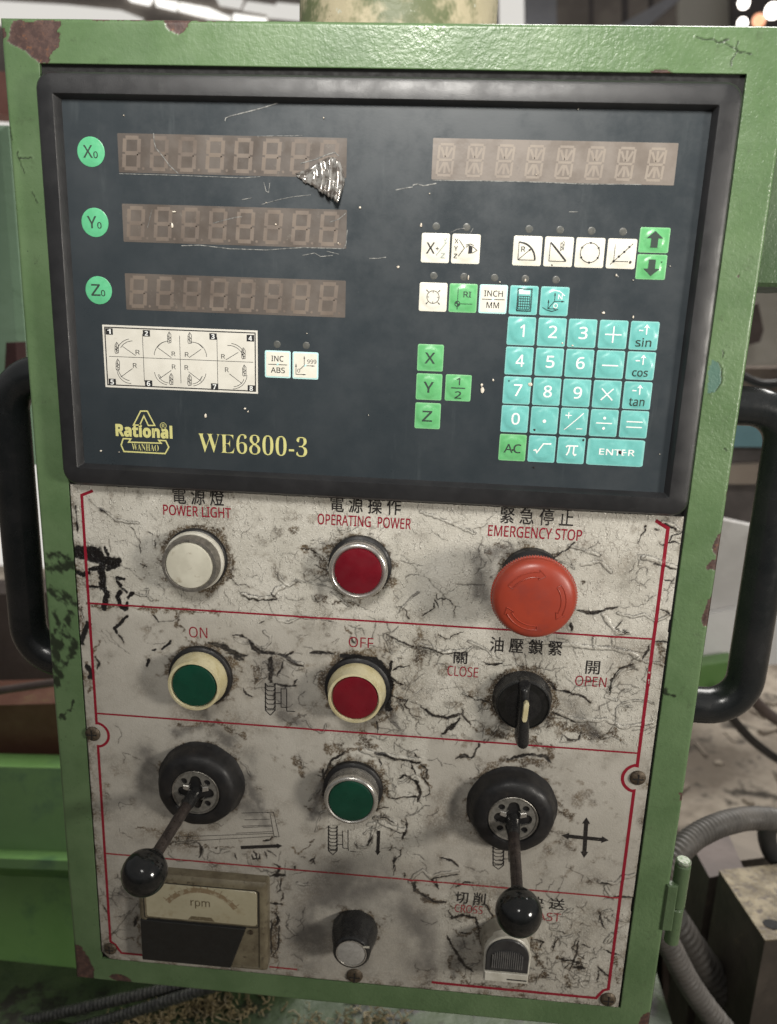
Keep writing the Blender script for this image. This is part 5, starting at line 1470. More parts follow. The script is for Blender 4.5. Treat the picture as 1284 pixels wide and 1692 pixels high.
# keypad
rows = [('1', '2', '3', '+', 'sin'), ('4', '5', '6', '-', 'cos'), ('7', '8', '9', 'x', 'tan'), ('0', '.', '+/-', 'div', '='), ('AC', 'sqrt', 'pi')]
names = {'+': 'a plus sign', '-': 'a minus sign', 'x': 'a multiplication cross', '.': 'a point', '+/-': 'plus over minus', 'div': 'a division sign', '=': 'an equals sign', 'sqrt': 'a root sign', 'pi': 'the letter pi'}
MW = M_inkwhite
for i, row in enumerate(rows):
    for j, sname in enumerate(row):
        col = GR if sname == 'AC' else CY_
        k = key(XC[3 + j], ZR[2 + i], col, ('green' if sname == 'AC' else 'cyan') + ' key with ' + names.get(sname, sname))
        if sname.isdigit(): legend(k, MW, T_(sname, 2.1 if sname == '1' else 4.0, 5.6, .4, .2, 'sans', .012))
        elif sname == 'AC': legend(k, M_inkarrow, T_('AC', 8.2, 4.4, 0, -.3))
        elif sname in ('sin', 'cos', 'tan'):
            legend(k, M_inkarrow, T_(sname, 7.2, {'sin': 4.0, 'cos': 2.9, 'tan': 3.8}[sname], 0, -3.0 + (0 if sname != 'cos' else -.5), 'sans', .012))
            legend(k, MW, both(Ls([[(-.42, .36), (-.12, .36)], [(.12, .08), (.12, .72)]], .55), PG([(.12, .80), (-.1, .52), (.12, .62), (.34, .52)])), name='white_legend')
        elif sname == '+': legend(k, MW, Ls([[(-.58, 0), (.58, 0)], [(0, -.58), (0, .58)]], .62))
        elif sname == '-': legend(k, MW, Ls([[(-.58, -.06), (.58, -.06)]], .62))
        elif sname == 'x': legend(k, MW, Ls([[(-.42, -.42), (.42, .42)], [(-.42, .42), (.42, -.42)]], .62))
        elif sname == '.': legend(k, MW, Ds([(0, -.05)], .85))
        elif sname == '+/-': legend(k, MW, Ls([[(-.66, -.62), (.66, .66)], [(-.66, .46), (-.2, .46)], [(-.43, .24), (-.43, .68)], [(.2, -.5), (.66, -.5)]], .45))
        elif sname == 'div': legend(k, MW, both(Ls([[(-.58, 0), (.58, 0)]], .55), Ds([(0, .38), (0, -.38)], .7)))
        elif sname == '=': legend(k, MW, Ls([[(-.58, .2), (.58, .2)], [(-.58, -.2), (.58, -.2)]], .55))
        elif sname == 'sqrt': legend(k, MW, Ls([[(-.62, -.12), (-.46, -.06), (-.36, -.26), (.08, .42), (.66, .42)]], .65))
        elif sname == 'pi': legend(k, MW, Ls([[(-.42, .26), (-.28, .36), (.48, .36)], [(-.14, .34), (-.2, -.1), (-.34, -.36)], [(.18, .34), (.16, -.2), (.26, -.34), (.40, -.26)]], .7))
k = key((XC[6] + XC[7]) / 2 - .1, ZR[6], CY_, 'wide cyan key lettered ENTER', 26.8, 12.9)
legend(k, MW, T_('ENTER', 16.8, 3.0, .6, .2, 'sans', .022), .14)
for zz, sname in ((78.2, 'X'), (64.5, 'Y'), (50.6, 'Z')):
    k = key(17.7, zz, GR, 'green key lettered ' + sname, 12.3, 12.5)
    legend(k, M_inkarrow, T_(sname, 4.9, 5.2, -.2, -.1, 'sans', .016))
k = key(31.6, 64.6, GR, 'green key with one half', 12.3, 12.5)
legend(k, M_inkarrow, both(T_('1', 1.6, 3.5, 0, 3.1), T_('2', 3.2, 3.6, .1, -3.3), Ls([[(-.52, .0), (.52, .0)]], .5)))
k = key(-55.7, 72.2, M_keypale, 'white key lettered INC over ABS', 12.6, 12.9, inset=W)
legend(k, B, both(T_('INC', 6.0, 2.7, -.1, 2.7), T_('ABS', 6.9, 2.7, .1, -2.8), Ls([[(-.72, -.02), (.72, -.02)]], .32)), flat=True)
k = key(-42.2, 72.1, M_keypale, 'white key with two axes and 999', 12.6, 12.9, inset=W)
legend(k, B, both(T_('999', 4.4, 2.0, 3.1, 2.0, 'sans', 0.0), T_('0', 1.3, 1.8, -3.2, -2.5, 'sans', 0.0), Ls([[(-.08, .68), (-.08, 0), (.7, 0)], [(-.7, .1), (-.7, -.66), (.05, -.66)], [(-.12, -.02), (-.4, -.28)]], .28), PG([(-.08, .72), (-.14, .5), (-.02, .5)]), PG([(.72, 0), (.5, .05), (.5, -.05)]), PG([(-.7, .14), (-.76, -.1), (-.64, -.1)]), PG([(.07, -.66), (-.14, -.61), (-.14, -.71)])), flat=True)
# round axis keys
M_axis = simple('green_axis_key_film', (0.11, 0.46, 0.23), (0.13, 0.52, 0.27), 0.32, sc=0.15, bumps=((0.6, 0.03),), dirt=((0.06, 0.32, 0.16), 0.4, 0.68))
for zz, sname in ((165.1, 'X'), (134.4, 'Y'), (103.7, 'Z')):
    x = -142.8
    o = MB().lathe(x, zz, [(6.5, FD - .1), (6.5, FD + .18), (6.25, FD + .28), (5.6, FD + .24), (5.2, FD + .34), (3, FD + .42), (.3, FD + .44)], 48).build('axis_key', M_axis, dro, org=(x, -FD, zz), label='round green key lettered ' + sname + '0')
    hf = lambda a, b: .52
    mb = put_text(MB(), sname, x - 3.6, x + .9, zz - 2.6, zz + 2.8, FD, 'sans', .012, hf)
    put_text(mb, '0', x + 1.2, x + 3.3, zz - 2.7, zz + .2, FD, 'sans', .012, hf)
    mb.build('legend', M_inkarrow, o, sharp=None)
# unlit indicator lamps
lm = None
for x, z in [(q, 137.1) for q in (17.5, 31.3, 59.5, 73.3, 87.3, 101.2)] + [(q, 115.5) for q in (17.4, 31.4, 45.4, 59.4, 73.4)] + [(-56.0, 81.6), (-41.9, 81.6)]:
    if lm is None: lm = MB().lathe(0, 0, [(1.75, -.02), (1.6, .05), (1.2, .10), (.2, .12)], 20).mesh('indicator_lamp', (0, 0, 0), M_led)
    link(bpy.data.objects.new('indicator_lamp', lm), 'indicator_lamp', dro, (x, -FD, z))

# ---- the printed card with eight arc diagrams
cx0, cx1, cz0, cz1 = -142.1, -65.5, 57.6, 87.7
card = MB().prism([(cx0, cz0), (cx1, cz0), (cx1, cz1), (cx0, cz1)], FD - .1, FD + .07).build('diagram_card', M_card, dro, org=(cx0, -FD, cz0), label='white printed card with eight numbered arc diagrams')
cd = FD + .07
mb = MB()
o_ = [(cx0 + 1.2, cz0 + 1.2), (cx1 - 1.2, cz0 + 1.2), (cx1 - 1.2, cz1 - 1.2), (cx0 + 1.2, cz1 - 1.2), (cx0 + 1.2, cz0 + 1.2)]
mb.ribbon(o_, .55, cd + .02)
mb.build('card_border', B, card, sharp=None)
cw, chh = (cx1 - cx0 - 3) / 4, (cz1 - cz0 - 3) / 2
zm = (cz0 + cz1) / 2
mb = MB().ribbon([(cx0 + 2.6, zm), (cx1 - 2.2, zm)], .25, cd + .02)
for i in (1, 2, 3):
    xx = cx0 + 1.5 + cw * i
    mb.ribbon([(xx, cz0 + 3.5), (xx, cz1 - 3.8)], .25, cd + .025)
mb.build('card_grid', B, card, sharp=None)


def cu(u, v): return (cx0 + u / 1284 * 79.6 - 2.4, 0)


def CP(x, y): return P(160 + x / 4.586, 520 + y / 4.586, FD + .1)


def cutter(x, y):                                # small spiral cutter, top at (x, y) in card crop pixels
    return [[(x, y), (x - 12, y + 25), (x - 12, y + 75), (x - 6, y + 85), (x + 14, y + 82), (x + 14, y + 20), (x, y)], [(x - 10, y + 30), (x + 12, y + 45), (x - 8, y + 55), (x + 12, y + 68)], [(x + 2, y + 10), (x - 4, y + 50), (x + 6, y + 85)]]


def arcpx(cx, cy, r, a0, a1, n=10): return [(cx + r * math.cos(R(a0 + (a1 - a0) * i / n)), cy - r * math.sin(R(a0 + (a1 - a0) * i / n))) for i in range(n + 1)]


cells = [
    ([arcpx(265, 300, 118, 100, 172), arcpx(270, 302, 103, 90, 150), [(195, 240), (295, 310)]] + cutter(150, 208), ('R', 295, 325, 268, 300)),
    ([arcpx(545, 310, 110, 90, 178), arcpx(545, 300, 100, 95, 150), [(465, 252), (565, 325)]] + cutter(548, 130), ('R', 568, 596, 280, 312)),
    ([arcpx(720, 320, 112, 92, 0), arcpx(722, 300, 92, 92, 30), [(700, 325), (790, 262)]] + cutter(703, 134), ('R', 668, 698, 285, 318)),
    ([arcpx(1000, 345, 112, 95, 10), arcpx(1010, 330, 112, 85, 20), [(978, 342), (1072, 285)]] + cutter(1110, 250), ('R', 943, 972, 300, 332)),
    ([arcpx(265, 410, 112, 180, 268), arcpx(262, 400, 100, 190, 262), [(270, 408), (182, 472)]] + cutter(158, 335), ('R', 275, 303, 368, 402)),
    ([arcpx(548, 420, 112, 188, 262), arcpx(550, 425, 92, 200, 265), [(565, 422), (472, 486)], [(468, 450), (490, 480)]] + cutter(563, 445), ('R', 570, 598, 378, 412)),
    ([arcpx(720, 432, 108, 275, 352), arcpx(718, 440, 85, 275, 340), [(695, 432), (792, 505)], [(775, 505), (800, 465)]] + cutter(702, 452), ('R', 666, 694, 384, 418)),
    ([arcpx(1030, 455, 108, 270, 358), arcpx(1035, 460, 85, 272, 340), [(1005, 448), (1100, 522)]] + cutter(1117, 380), ('R', 972, 1000, 400, 434)),
]
nums = [(1, 68, 120, 104, 150), (2, 350, 402, 118, 164), (3, 854, 908, 142, 188), (4, 1136, 1192, 154, 202), (5, 92, 144, 486, 534), (6, 366, 420, 498, 545), (7, 866, 920, 522, 570), (8, 1144, 1198, 536, 582)]
for i, ((ls, rt), nm) in enumerate(zip(cells, nums)):
    mb = MB()
    for q, ln in enumerate(ls): mb.ribbon([CP(*p) for p in ln], .26, cd + .03, dz=.004 * (q % 5))
    a, b = CP(rt[1], rt[4]), CP(rt[2], rt[3])
    put_text(mb, 'R', a[0], b[0], a[1], b[1], cd + .05, 'sans', 0.0)
    mb.build('arc_diagram', B, card, sharp=None)
    a, b = CP(nm[1], nm[4]), CP(nm[2], nm[3])
    MB().poly([a, (b[0], a[1]), b, (a[0], b[1])], cd + .05).build('number_box', B, card, sharp=None)
    w_ = b[0] - a[0]
    put_text(MB(), str(nm[0]), a[0] + w_ * .25, b[0] - w_ * .28, a[1] + .4, b[1] - .4, cd + .07, 'bold').build('box_number', MW, card, sharp=None)

# ---- maker's lettering
Y_ = M_inkyellow
ld = FD + .06


def LP(x, y): return P(160 + x / 3.379, 660 + y / 3.375, FD)


put_text(MB(), 'Rational', -138.2, -109.0, 33.2, 39.9, ld, 'bold', .035).build('maker_lettering', Y_, dro, sharp=None, label='yellow lettering Rational')
MB().ribbon([LP(*p) for p in ((205, 143), (245, 65), (282, 65), (324, 145), (288, 145), (263, 92), (240, 143), (205, 143))], .65, ld).build('maker_emblem', Y_, dro, sharp=None, label='yellow outlined peak emblem above the lettering')
mb = MB().ribbon([LP(*p) for p in ((148, 218), (190, 220), (178, 238), (360, 244), (346, 228), (385, 230), (402, 266), (382, 302), (152, 290), (136, 254), (148, 218))], .7, ld)
mb.build('maker_banner', Y_, dro, sharp=None)
a, b = LP(197, 282), LP(345, 256)
put_text(MB(), 'WANHAO', a[0], b[0], a[1], b[1] + .3, ld + .02, 'serif', -.012).build('banner_lettering', Y_, dro, sharp=None, label='yellow lettering WANHAO')
a = LP(371, 147)
mb = MB().ribbon(circle(a[0], a[1], 1.55, 20) + [circle(a[0], a[1], 1.55, 20)[0]], .25, ld)
put_text(mb, 'R', a[0] - .65, a[0] + .75, a[1] - .9, a[1] + .9, ld + .02)
mb.build('registered_mark', Y_, dro, sharp=None)
put_text(MB(), 'WE6800-3', -96.0, -41.0, 27.3, 37.3, ld, 'serif', -.014, slope=.0).build('model_lettering', Y_, dro, sharp=None, label='pale yellow serif lettering WE6800-3')

# ---- paint specks, scratches and the lifted flap of film
rs = random.Random(3)


def speck(px, py, lx, ly, mat=M_speck, name='paint_speck'):
    x, z = P(px, py, FD)
    n = 9
    base = [(x + lx * .3 * math.cos(2 * math.pi * j / n) * rs.uniform(.8, 1.2) + ly * 0, z + ly * .3 * math.sin(2 * math.pi * j / n) * rs.uniform(.8, 1.2)) for j in range(n)]
    off = FD + .25
    for ko in KM_POS:
        if abs(x - ko[0]) < 6.6 and abs(z - ko[1]) < 6.6: off = FD + keyh(x - ko[0], z - ko[1]) - .1
    r_ = [[(p[0], -(off - .3), p[1]) for p in base], [(p[0], -off - .25, p[1]) for p in base], [(x + (p[0] - x) * .5, -off - .45, z + (p[1] - z) * .5) for p in base]]
    return MB().rings(r_, False, True).build(name, mat, dro)


KM_POS = [tuple(ORG[o.name][[0, 2]]) for o in dro.children if o.name.startswith('key')]
for a in ((696, 372, 1.6, 3.2), (658, 441, 2, 1.8), (797, 644, 2.8, 4.6), (796, 636, 1.8, 2.4), (815, 628, 1.4, 2.2), (340, 687, 2.0, 3.2), (405, 675, 2.0, 1.6), (410, 680, 1.4, 1.4), (595, 343, 1.6, 1.8), (997, 517, 2.4, 1.9), (774, 459, 1.0, 3.4), (826, 466, 1.1, 1.2),
          (868, 463, 1.3, 2.0), (1018, 455, 1.2, 1.8), (1046, 463, .9, .9), (929, 567, 1.4, 1.4), (946, 571, 1.5, 1.2), (1046, 524, 1.2, 2.2), (205, 191, 1.0, 1.0), (535, 195, 1.0, 1.0), (285, 373, 1.8, 4.0), (456, 371, 1.5, 1.3), (288, 350, 3.6, 1.0), (886, 289, 1.0, 1.0), (710, 320, 1.0, 1.0), (167, 745, 1.8, 1.5), (197, 747, .8, .8),
          (609, 686, .7, 1.2), (1090, 750, .7, .7), (1107, 440, .8, .8), (559, 402, .9, 1.6), (955, 181, .8, .8), (440, 335, .8, .8), (507, 551, 1.0, .8)):
    speck(*a)
speck(876, 635, 3.6, 3.2, M_speck)
for a in ((1024, 747, 2.8, 3.0), (883, 710, 1.8, 1.8), (847, 743, 1.5, 1.3), (964, 727, 1.5, 2.0), (882, 772, 1.2, 1.2), (841, 629, 1.0, 1.6), (912, 438, 1.2, 1.2), (1041, 433, 2.0, 2.2), (1093, 433, 1.0, 1.0)):
    speck(*a, M_speckdark, 'grease_speck')
for pts, w_ in (([(372, 200), (373, 195), (380, 192), (420, 182), (448, 174), (462, 169)], .45), ([(254, 220), (255, 235), (258, 245), (268, 257), (280, 273), (295, 287)], .35), ([(352, 369), (370, 364), (390, 359), (400, 358)], .25),
                ([(432, 338), (460, 330), (485, 325), (514, 322)], .25), ([(400, 330), (416, 327)], .3), ([(654, 314), (668, 311), (682, 309)], .5), ([(682, 306), (690, 304), (700, 307), (721, 303)], .5), ([(745, 384), (755, 379), (768, 377)], .25), ([(778, 384), (782, 377)], .3),
                ([(500, 422), (520, 418), (530, 424), (550, 422)], .35), ([(540, 415), (560, 420)], .3), ([(610, 427), (625, 427), (638, 425)], .4), ([(197, 287), (300, 290), (400, 294), (430, 292)], .3), ([(300, 406), (330, 405), (380, 411), (440, 413), (500, 409), (568, 411), (572, 403), (574, 380)], .4),
                ([(715, 298), (800, 299), (890, 301), (960, 304), (1060, 305)], .35), ([(130, 700), (134, 712)], .3), ([(436, 301), (440, 316), (444, 318), (446, 302)], .3), ([(545, 367), (560, 362), (572, 352)], .3), ([(940, 350), (955, 350)], .4), ([(1018, 452), (1022, 458)], .35), ([(88, 158), (95, 250), (97, 300)], .35), ([(100, 320), (104, 420)], .3), ([(247, 362), (252, 345), (244, 376)], .25), ([(425, 225), (500, 224)], .2)):
    MB().ribbon([P(a[0], a[1], FD) for a in pts], w_, FD + .14).build('scratch', M_scratch, dro, sharp=None)
t = NT('lifted_clear_film')
st_ = t.noise(0.45, 3, 0.6)
c = t.mix(t.ramp(st_, 0.40, 0.62), (0.16, 0.14, 0.125), (0.42, 0.41, 0.39))
M_flap = t.out(c, 0.14, 0.45, t.bump(t.noise(1.0, 2), 0.06), Specular_IOR_Level=0.9, Coat_Weight=0.6)
fl_o = [(487, 287), (520, 278), (552, 256), (562, 262), (569, 285), (566, 310), (559, 335), (552, 333), (545, 322), (530, 316), (523, 308), (505, 305), (495, 296)]
# a curled flap: parallel folds across a fan-shaped outline
top_e = [(488, 287), (502, 282), (516, 276), (522, 271), (529, 267), (536, 263), (543, 260), (550, 259), (556, 263), (562, 268), (567, 281)]
bot_e = [(490, 290), (503, 302), (514, 305), (522, 311), (529, 317), (536, 321), (541, 324), (547, 328), (553, 332), (558, 335), (564, 320)]
fh = [.1, .5, 1.0, .3, 2.3, .5, 2.7, .7, 3.4, 2.6, .3]
v, f = [], []
mrow, mcol = 12, 60
for i in range(mcol + 1):
    q = i / mcol * 10
    g = lambda arr: np.interp(q, range(11), arr)
    w5 = q - int(q); sm_ = int(q) + w5 * w5 * (3 - 2 * w5)
    for j in range(mrow + 1):
        k = j / mrow
        ax, ay, bx_, by_ = g([p[0] for p in top_e]), g([p[1] for p in top_e]), g([p[0] for p in bot_e]), g([p[1] for p in bot_e])
        rag = (math.sin(q * 7.3) + math.sin(q * 17.1)) * 1.1 * k
        px_, py_ = ax + (bx_ - ax) * k + 3.5 * math.sin(k * 3.1), ay + (by_ - ay) * k + rag
        d_ = FD + .2 + np.interp(sm_, range(11), fh) * (.45 + .9 * k) + .25 * math.sin(k * 9 + q)
        xz = P(px_, py_, d_)
        v.append((xz[0], -d_, xz[1]))
for i in range(mcol):
    for j in range(mrow):
        q = i * (mrow + 1) + j
        f.append((q, q + mrow + 1, q + mrow + 2, q + 1))
fo = MB().add(v, f).build('lifted_film_flap', M_flap, dro, sharp=80, label='curled shiny flap of torn film below the X display')
sm = fo.modifiers.new('thickness', 'SOLIDIFY'); sm.thickness = .12 * S
MB().ribbon([P(a, b, FD) for a, b in ((497, 270), (520, 264), (545, 254), (553, 252), (560, 258))], .4, FD + .25).build('scratch', M_scratch, dro, sharp=None)

# ================================================================== SUPPORT POST ABOVE THE CABINET
t = NT('peeling_cream_green_paint')
c = t.mix(t.ramp(t.noise(0.018, 5, 0.7), 0.44, 0.56), (0.11, 0.13, 0.06), (0.42, 0.37, 0.25))
c = t.mix(t.ramp(t.noise(0.09, 6, 0.75), 0.60, 0.70), c, (0.45, 0.46, 0.38))
c = t.mix(t.ramp(t.noise(0.15, 6, 0.75), 0.64, 0.70), c, (0.14, 0.10, 0.07))
M_post = t.out(c, 0.5, 0.0, t.bump(t.noise(0.12, 5), 0.6))
pc = BG(662, 20, 84)
pl_, pr_ = BG(498, 20, 84)[0], BG(822, 20, 84)[0]
pr = (pr_ - pl_) / 2
post = empty('support_post', ((pl_ + pr_) / 2, 84, FZ1), 'thick round post with peeling cream and green paint rising behind the cabinet top', 'support post')
vcyl(MB(), (pl_ + pr_) / 2, 84, pr, FZ1 - .5, FZ1 + 60, 64, 7).build('post_flange', M_post, post)
vcyl(MB(), (pl_ + pr_) / 2, 84, pr - 3, FZ1 + 60.2, FZ1 + 400, 64, 1).build('post_tube', M_post, post)

# ================================================================== BACKGROUND
def stain(name, a, b, c3=None, sc=0.004, rough=0.7, b2=None, s2=0.02, thr=0.5):
    t = NT(name)
    c = t.mix(t.ramp(t.noise(sc, 6, 0.65), 0.38, 0.62), a, b)
    if c3: c = t.mix(t.ramp(t.noise(s2, 6, 0.7), thr, thr + .12), c, c3)
    return t.out(c, rough, 0.0, t.bump(t.noise(s2 * 2, 4), b2 or 2.0))


M_floor = stain('stained_concrete_floor', (0.16, 0.13, 0.10), (0.42, 0.36, 0.29), (0.05, 0.04, 0.03), .005, .75, 3, .010, .50)
fl0 = MB().add([(-9000, -3000, -1000), (9000, -3000, -1000), (9000, 9000, -1000), (-9000, 9000, -1000)], [(0, 1, 2, 3)]).build('floor', M_floor, None, org=(0, 0, -1000), kind='structure')
M_wall = stain('brownish_factory_wall', (0.30, 0.265, 0.24), (0.42, 0.37, 0.33), None, .002, .9)
wl = MB().box(-9000, 9000, 9000, 9200, -1000, 7000).build('far_wall', M_wall, None, org=(0, 9000, -1000), kind='structure')


def emis(name, col, st):
    t = NT(name)
    return t.out((0.1, 0.1, 0.1), 0.5, Emission_Color=tuple(col) + (1,), Emission_Strength=st)


M_sky = emis('daylit_window_pane', (1.0, 0.98, 0.92), 1.5)
M_sky2 = emis('dusty_daylit_pane', (0.95, 0.92, 0.86), 0.75)
M_lamp = emis('lit_high_bay_lamp', (1.0, 0.93, 0.85), 6.0)
M_lamp2 = emis('lit_warm_lamp', (1.0, 0.45, 0.25), 1.6)


def slab(poly, Y, th, mat, name, parent=None, **kw):
    pts = [BG(x, y, Y) for x, y in poly]
    n = len(pts)
    mb = MB().rings([[(p[0], Y, p[2]) for p in pts], [(p[0], Y + th, p[2]) for p in pts]], True, True)
    return mb.build(name, mat, parent, sharp=None, **kw)


for poly, m in (([(-60, -2), (40, 4), (110, 8), (200, 17), (236, 31), (230, 40), (-60, 40)], M_sky2), ([(200, -14), (252, -4), (246, 8), (215, 1)], M_sky), ([(255, -3), (293, 3), (290, 17), (258, 9)], M_sky), ([(297, 4), (345, 13), (378, 28), (380, 34), (330, 26), (295, 17)], M_sky),
                ([(355, 20), (385, 27), (380, 36), (340, 33)], M_sky2), ([(355, -8), (402, -2), (396, 14), (362, 8)], M_sky2), ([(408, 2), (452, 8), (446, 24), (400, 16)], M_sky2), ([(458, 4), (498, 8), (498, 34), (440, 28)], M_sky2), ([(386, 22), (440, 30), (440, 40), (386, 40)], M_sky)):
    slab(poly, 8960, 30, m, 'window_pane', wl)
M_beam = stain('grey_roof_steel', (0.11, 0.10, 0.10), (0.15, 0.13, 0.13))
M_palebeam = stain('pale_steel_column', (0.36, 0.37, 0.42), (0.42, 0.43, 0.47))
slab([(866, -200), (918, -200), (920, 60), (870, 60)], 5000, 120, M_palebeam, 'steel_column', None, label='pale grey blurred steel column in the background above the cabinet', cat='column')
slab([(822, -200), (866, -200), (868, 60), (826, 60)], 6000, 60, M_sky2, 'window_pane', wl)
slab([(1005, 52), (1118, -12), (1126, -4), (1060, 52)], 5500, 100, M_palebeam, 'roof_brace', None, label='slanting pale roof brace blurred in the background', cat='roof brace')
slab([(1120, -30), (1205, -30), (1206, 60), (1122, 60)], 6500, 60, M_card, 'wall_panel', None, label='pale blurred wall panel at the upper right background', cat='panel')
slab([(1208, -60), (1400, -60), (1400, 60), (1210, 60)], 6300, 60, M_beam, 'dark_partition', None, label='dark partition behind the bright lamps at the top right', cat='partition')
for i, (xx, ww_) in enumerate(((975, 6), (1030, 8), (1075, 6))):
    slab([(xx, -60), (xx + ww_, -60), (xx + ww_, 60), (xx, 60)], 5800, 60, M_beam, 'roof_post', None, label=('left', 'middle', 'right')[i] + ' of three thin dark posts in the blurred background', cat='post', group='thin posts in the background')
for i, (px_, py_, r_, m_, lb) in enumerate(((1229, 5, 34, M_lamp, 'round white lit lamp at the top edge, left of the other lamps'), (1227, 38, 30, M_lamp, 'round white lit lamp just above the green cabinet edge'), (1277, 18, 46, M_lamp, 'largest white lit lamp at the top right corner'), (1254, 34, 40, M_lamp2, 'orange glowing lamp between the white lamps'))):
    c_ = BG(px_, py_, 5200)
    e_ = empty('hanging_lamp', c_, lb, 'lamp', 'lit lamps in the hall')
    MB().sphere(c_, r_, 24, 12, (1, .6, 1)).build('bulb', m_, e_)
    MB().lathe(c_[0], c_[2], [(r_ * .6, -c_[1] - 60), (r_ * .9, -c_[1] - 20)], 20, True, False).build('shade', M_beam, e_)

M_teal = stain('pale_green_machine_paint', (0.24, 0.37, 0.25), (0.28, 0.42, 0.29), None, .004, .4)
# machine column left of the cabinet
c0, c1 = BG(-200, 300, 420), BG(17, 300, 420)
mcx = MB().box(-1100, BG(24, 400, 420)[0], 420, 700, -80, BG(10, 205, 420)[2], 6)
mcx.build('machine_column', M_teal, None, label='pale green blurred machine column at the left edge', cat='machine')
slab([(-60, 120), (200, 120), (200, 1000), (-60, 1000)], 2600, 60, M_sky2, 'daylit_opening', None, label='bright daylit opening between machine column and cabinet', cat='opening')
M_pink = stain('faded_red_paint', (0.34, 0.12, 0.11), (0.45, 0.20, 0.18))
slab([(-40, 118), (30, 118), (30, 190), (-40, 186)], 900, 60, M_pink, 'red_panel', None, label='small faded red panel at the left edge behind the cabinet corner', cat='panel')
slab([(10, 566), (26, 566), (30, 640), (6, 640)], 400, 20, simple('dark_red_lever', (0.05, 0.02, 0.02)), 'machine_lever', None, label='dark lever standing just above the left handle', cat='lever')
# rusty machine table and green guard at lower left
M_rust = stain('rusty_oily_steel', (0.10, 0.042, 0.028), (0.15, 0.075, 0.05), (0.16, 0.14, 0.05), .01, .5, 2, .02, .60)
M_brown = stain('brown_machine_casting', (0.085, 0.062, 0.055), (0.13, 0.10, 0.09), None, .006, .6)
tb = empty('machine_table', BG(0, 1200, 330), 'brown oily machine table with rusty front behind the left handle', 'machine table')
slab([(-90, 985), (190, 975), (190, 1175), (-90, 1190)], 520, 60, M_brown, 'table_casting', tb)
slab([(-90, 1168), (170, 1160), (170, 1300), (-90, 1310)], 340, 60, M_rust, 'rusty_front', tb)
t = NT('bright_green_guard_paint')
c = t.mix(t.ramp(t.noise(0.01, 4, 0.6), 0.35, 0.65), (0.125, 0.25, 0.075), (0.155, 0.29, 0.095))
c = t.mix(t.ramp(t.noise(0.02, 6, 0.7), 0.5, 0.75, 0, .7), c, (0.05, 0.12, 0.06))
M_guard = t.out(c, 0.30, 0.0, t.bump(t.noise(0.02, 3), 1.5), Specular_IOR_Level=.6)
gd_ = empty('machine_guard', BG(0, 1690, 200), 'bright green sheet metal guard with a folded ridge at the lower left', 'machine guard')
# profile of the guard in (Y, Z): top lip, sloping face, ridge, face
pts2 = [BG(50, 1264, 300), BG(50, 1270, 272), BG(50, 1408, 236), BG(50, 1424, 214), BG(50, 1440, 210), BG(50, 1452, 222), BG(50, 1700, 196), BG(50, 1760, 192)]
tilt = lambda x: (x - pts2[0][0]) * .06
rr = [[(x, p[1], p[2] + tilt(x)) for p in pts2] + [(x, 320, pts2[-1][2] + tilt(x)), (x, 320, pts2[0][2] + tilt(x))] for x in (-520, -80)]
MB().rings(rr, True, True).build('guard_sheet', M_guard, gd_, sharp=25)
M_base = stain('dirty_dark_green_base', (0.035, 0.055, 0.025), (0.055, 0.08, 0.035), (0.02, 0.018, 0.014), .02, .5, 2, .03, .5)
bz = -520
a, b = HZ(150, 1640, bz), HZ(1100, 1700, bz)
MB().box(-420, 260, 20, 620, bz - 300, bz, 4).build('machine_bed', M_base, None, label='dark green oily machine bed seen under the cabinet', cat='machine bed')
M_swarf = stain('yellowish_metal_swarf', (0.13, 0.10, 0.05), (0.24, 0.19, 0.10), None, .05, .5)
mb = MB()
rs = random.Random(11)
for i in range(420):
    cxp, cyp = rs.choice([(325, 1660, ), (340, 1675), (270, 1685), (400, 1668), (620, 1688), (230, 1690), (520, 1700)])
    q = HZ(cxp + rs.gauss(0, 26), cyp + rs.gauss(0, 12), bz)
    a_, l_ = rs.uniform(0, 6.28), rs.uniform(2, 7)
    mb.tube([(q[0], q[1], bz + 1.2), (q[0] + l_ * math.cos(a_), q[1] + l_ * math.sin(a_), bz + rs.uniform(2, 7)), (q[0] + l_ * 1.6 * math.cos(a_ + .5), q[1] + l_ * 1.6 * math.sin(a_ + .5), bz + rs.uniform(1, 4))], rs.uniform(.3, .8), 5)
mb.build('metal_swarf', M_swarf, None, kind='stuff', label='yellowish curled metal swarf lying on the dark base below the cabinet', cat='swarf')
M_hose = simple('black_braided_hose', (0.018, 0.018, 0.017), (0.05, 0.05, 0.045), 0.4, sc=0.3, bumps=((0.6, .3),))


def hose(pxs, Y, r, mat, name, label, cat, pitch=None, amp=0.0, n=16, group=None):
    ctrl = [np.array(BG(x, y, yy)) for (x, y), yy in zip(pxs, Y)]
    pts = []
    m = len(ctrl)
    for i in range(m - 1):
        p0, p1, p2, p3 = ctrl[max(i - 1, 0)], ctrl[i], ctrl[i + 1], ctrl[min(i + 2, m - 1)]
        seg = max(8, int(np.linalg.norm(p2 - p1) / ((pitch or 6) / 4)))
        for k in range(seg):
            u = k / seg
            pts.append(.5 * ((2 * p1) + (-p0 + p2) * u + (2 * p0 - 5 * p1 + 4 * p2 - p3) * u * u + (-p0 + 3 * p1 - 3 * p2 + p3) * u ** 3))
    pts.append(ctrl[-1])
    L = 0
    rs_ = []
    for i, p in enumerate(pts):
        if i: L += np.linalg.norm(p - pts[i - 1])
        rs_.append(r + (amp * math.cos(2 * math.pi * L / pitch) if pitch else 0))
    return MB().tube(pts, rs_, n).build(name, mat, None, sharp=80, label=label, cat=cat, group=group)


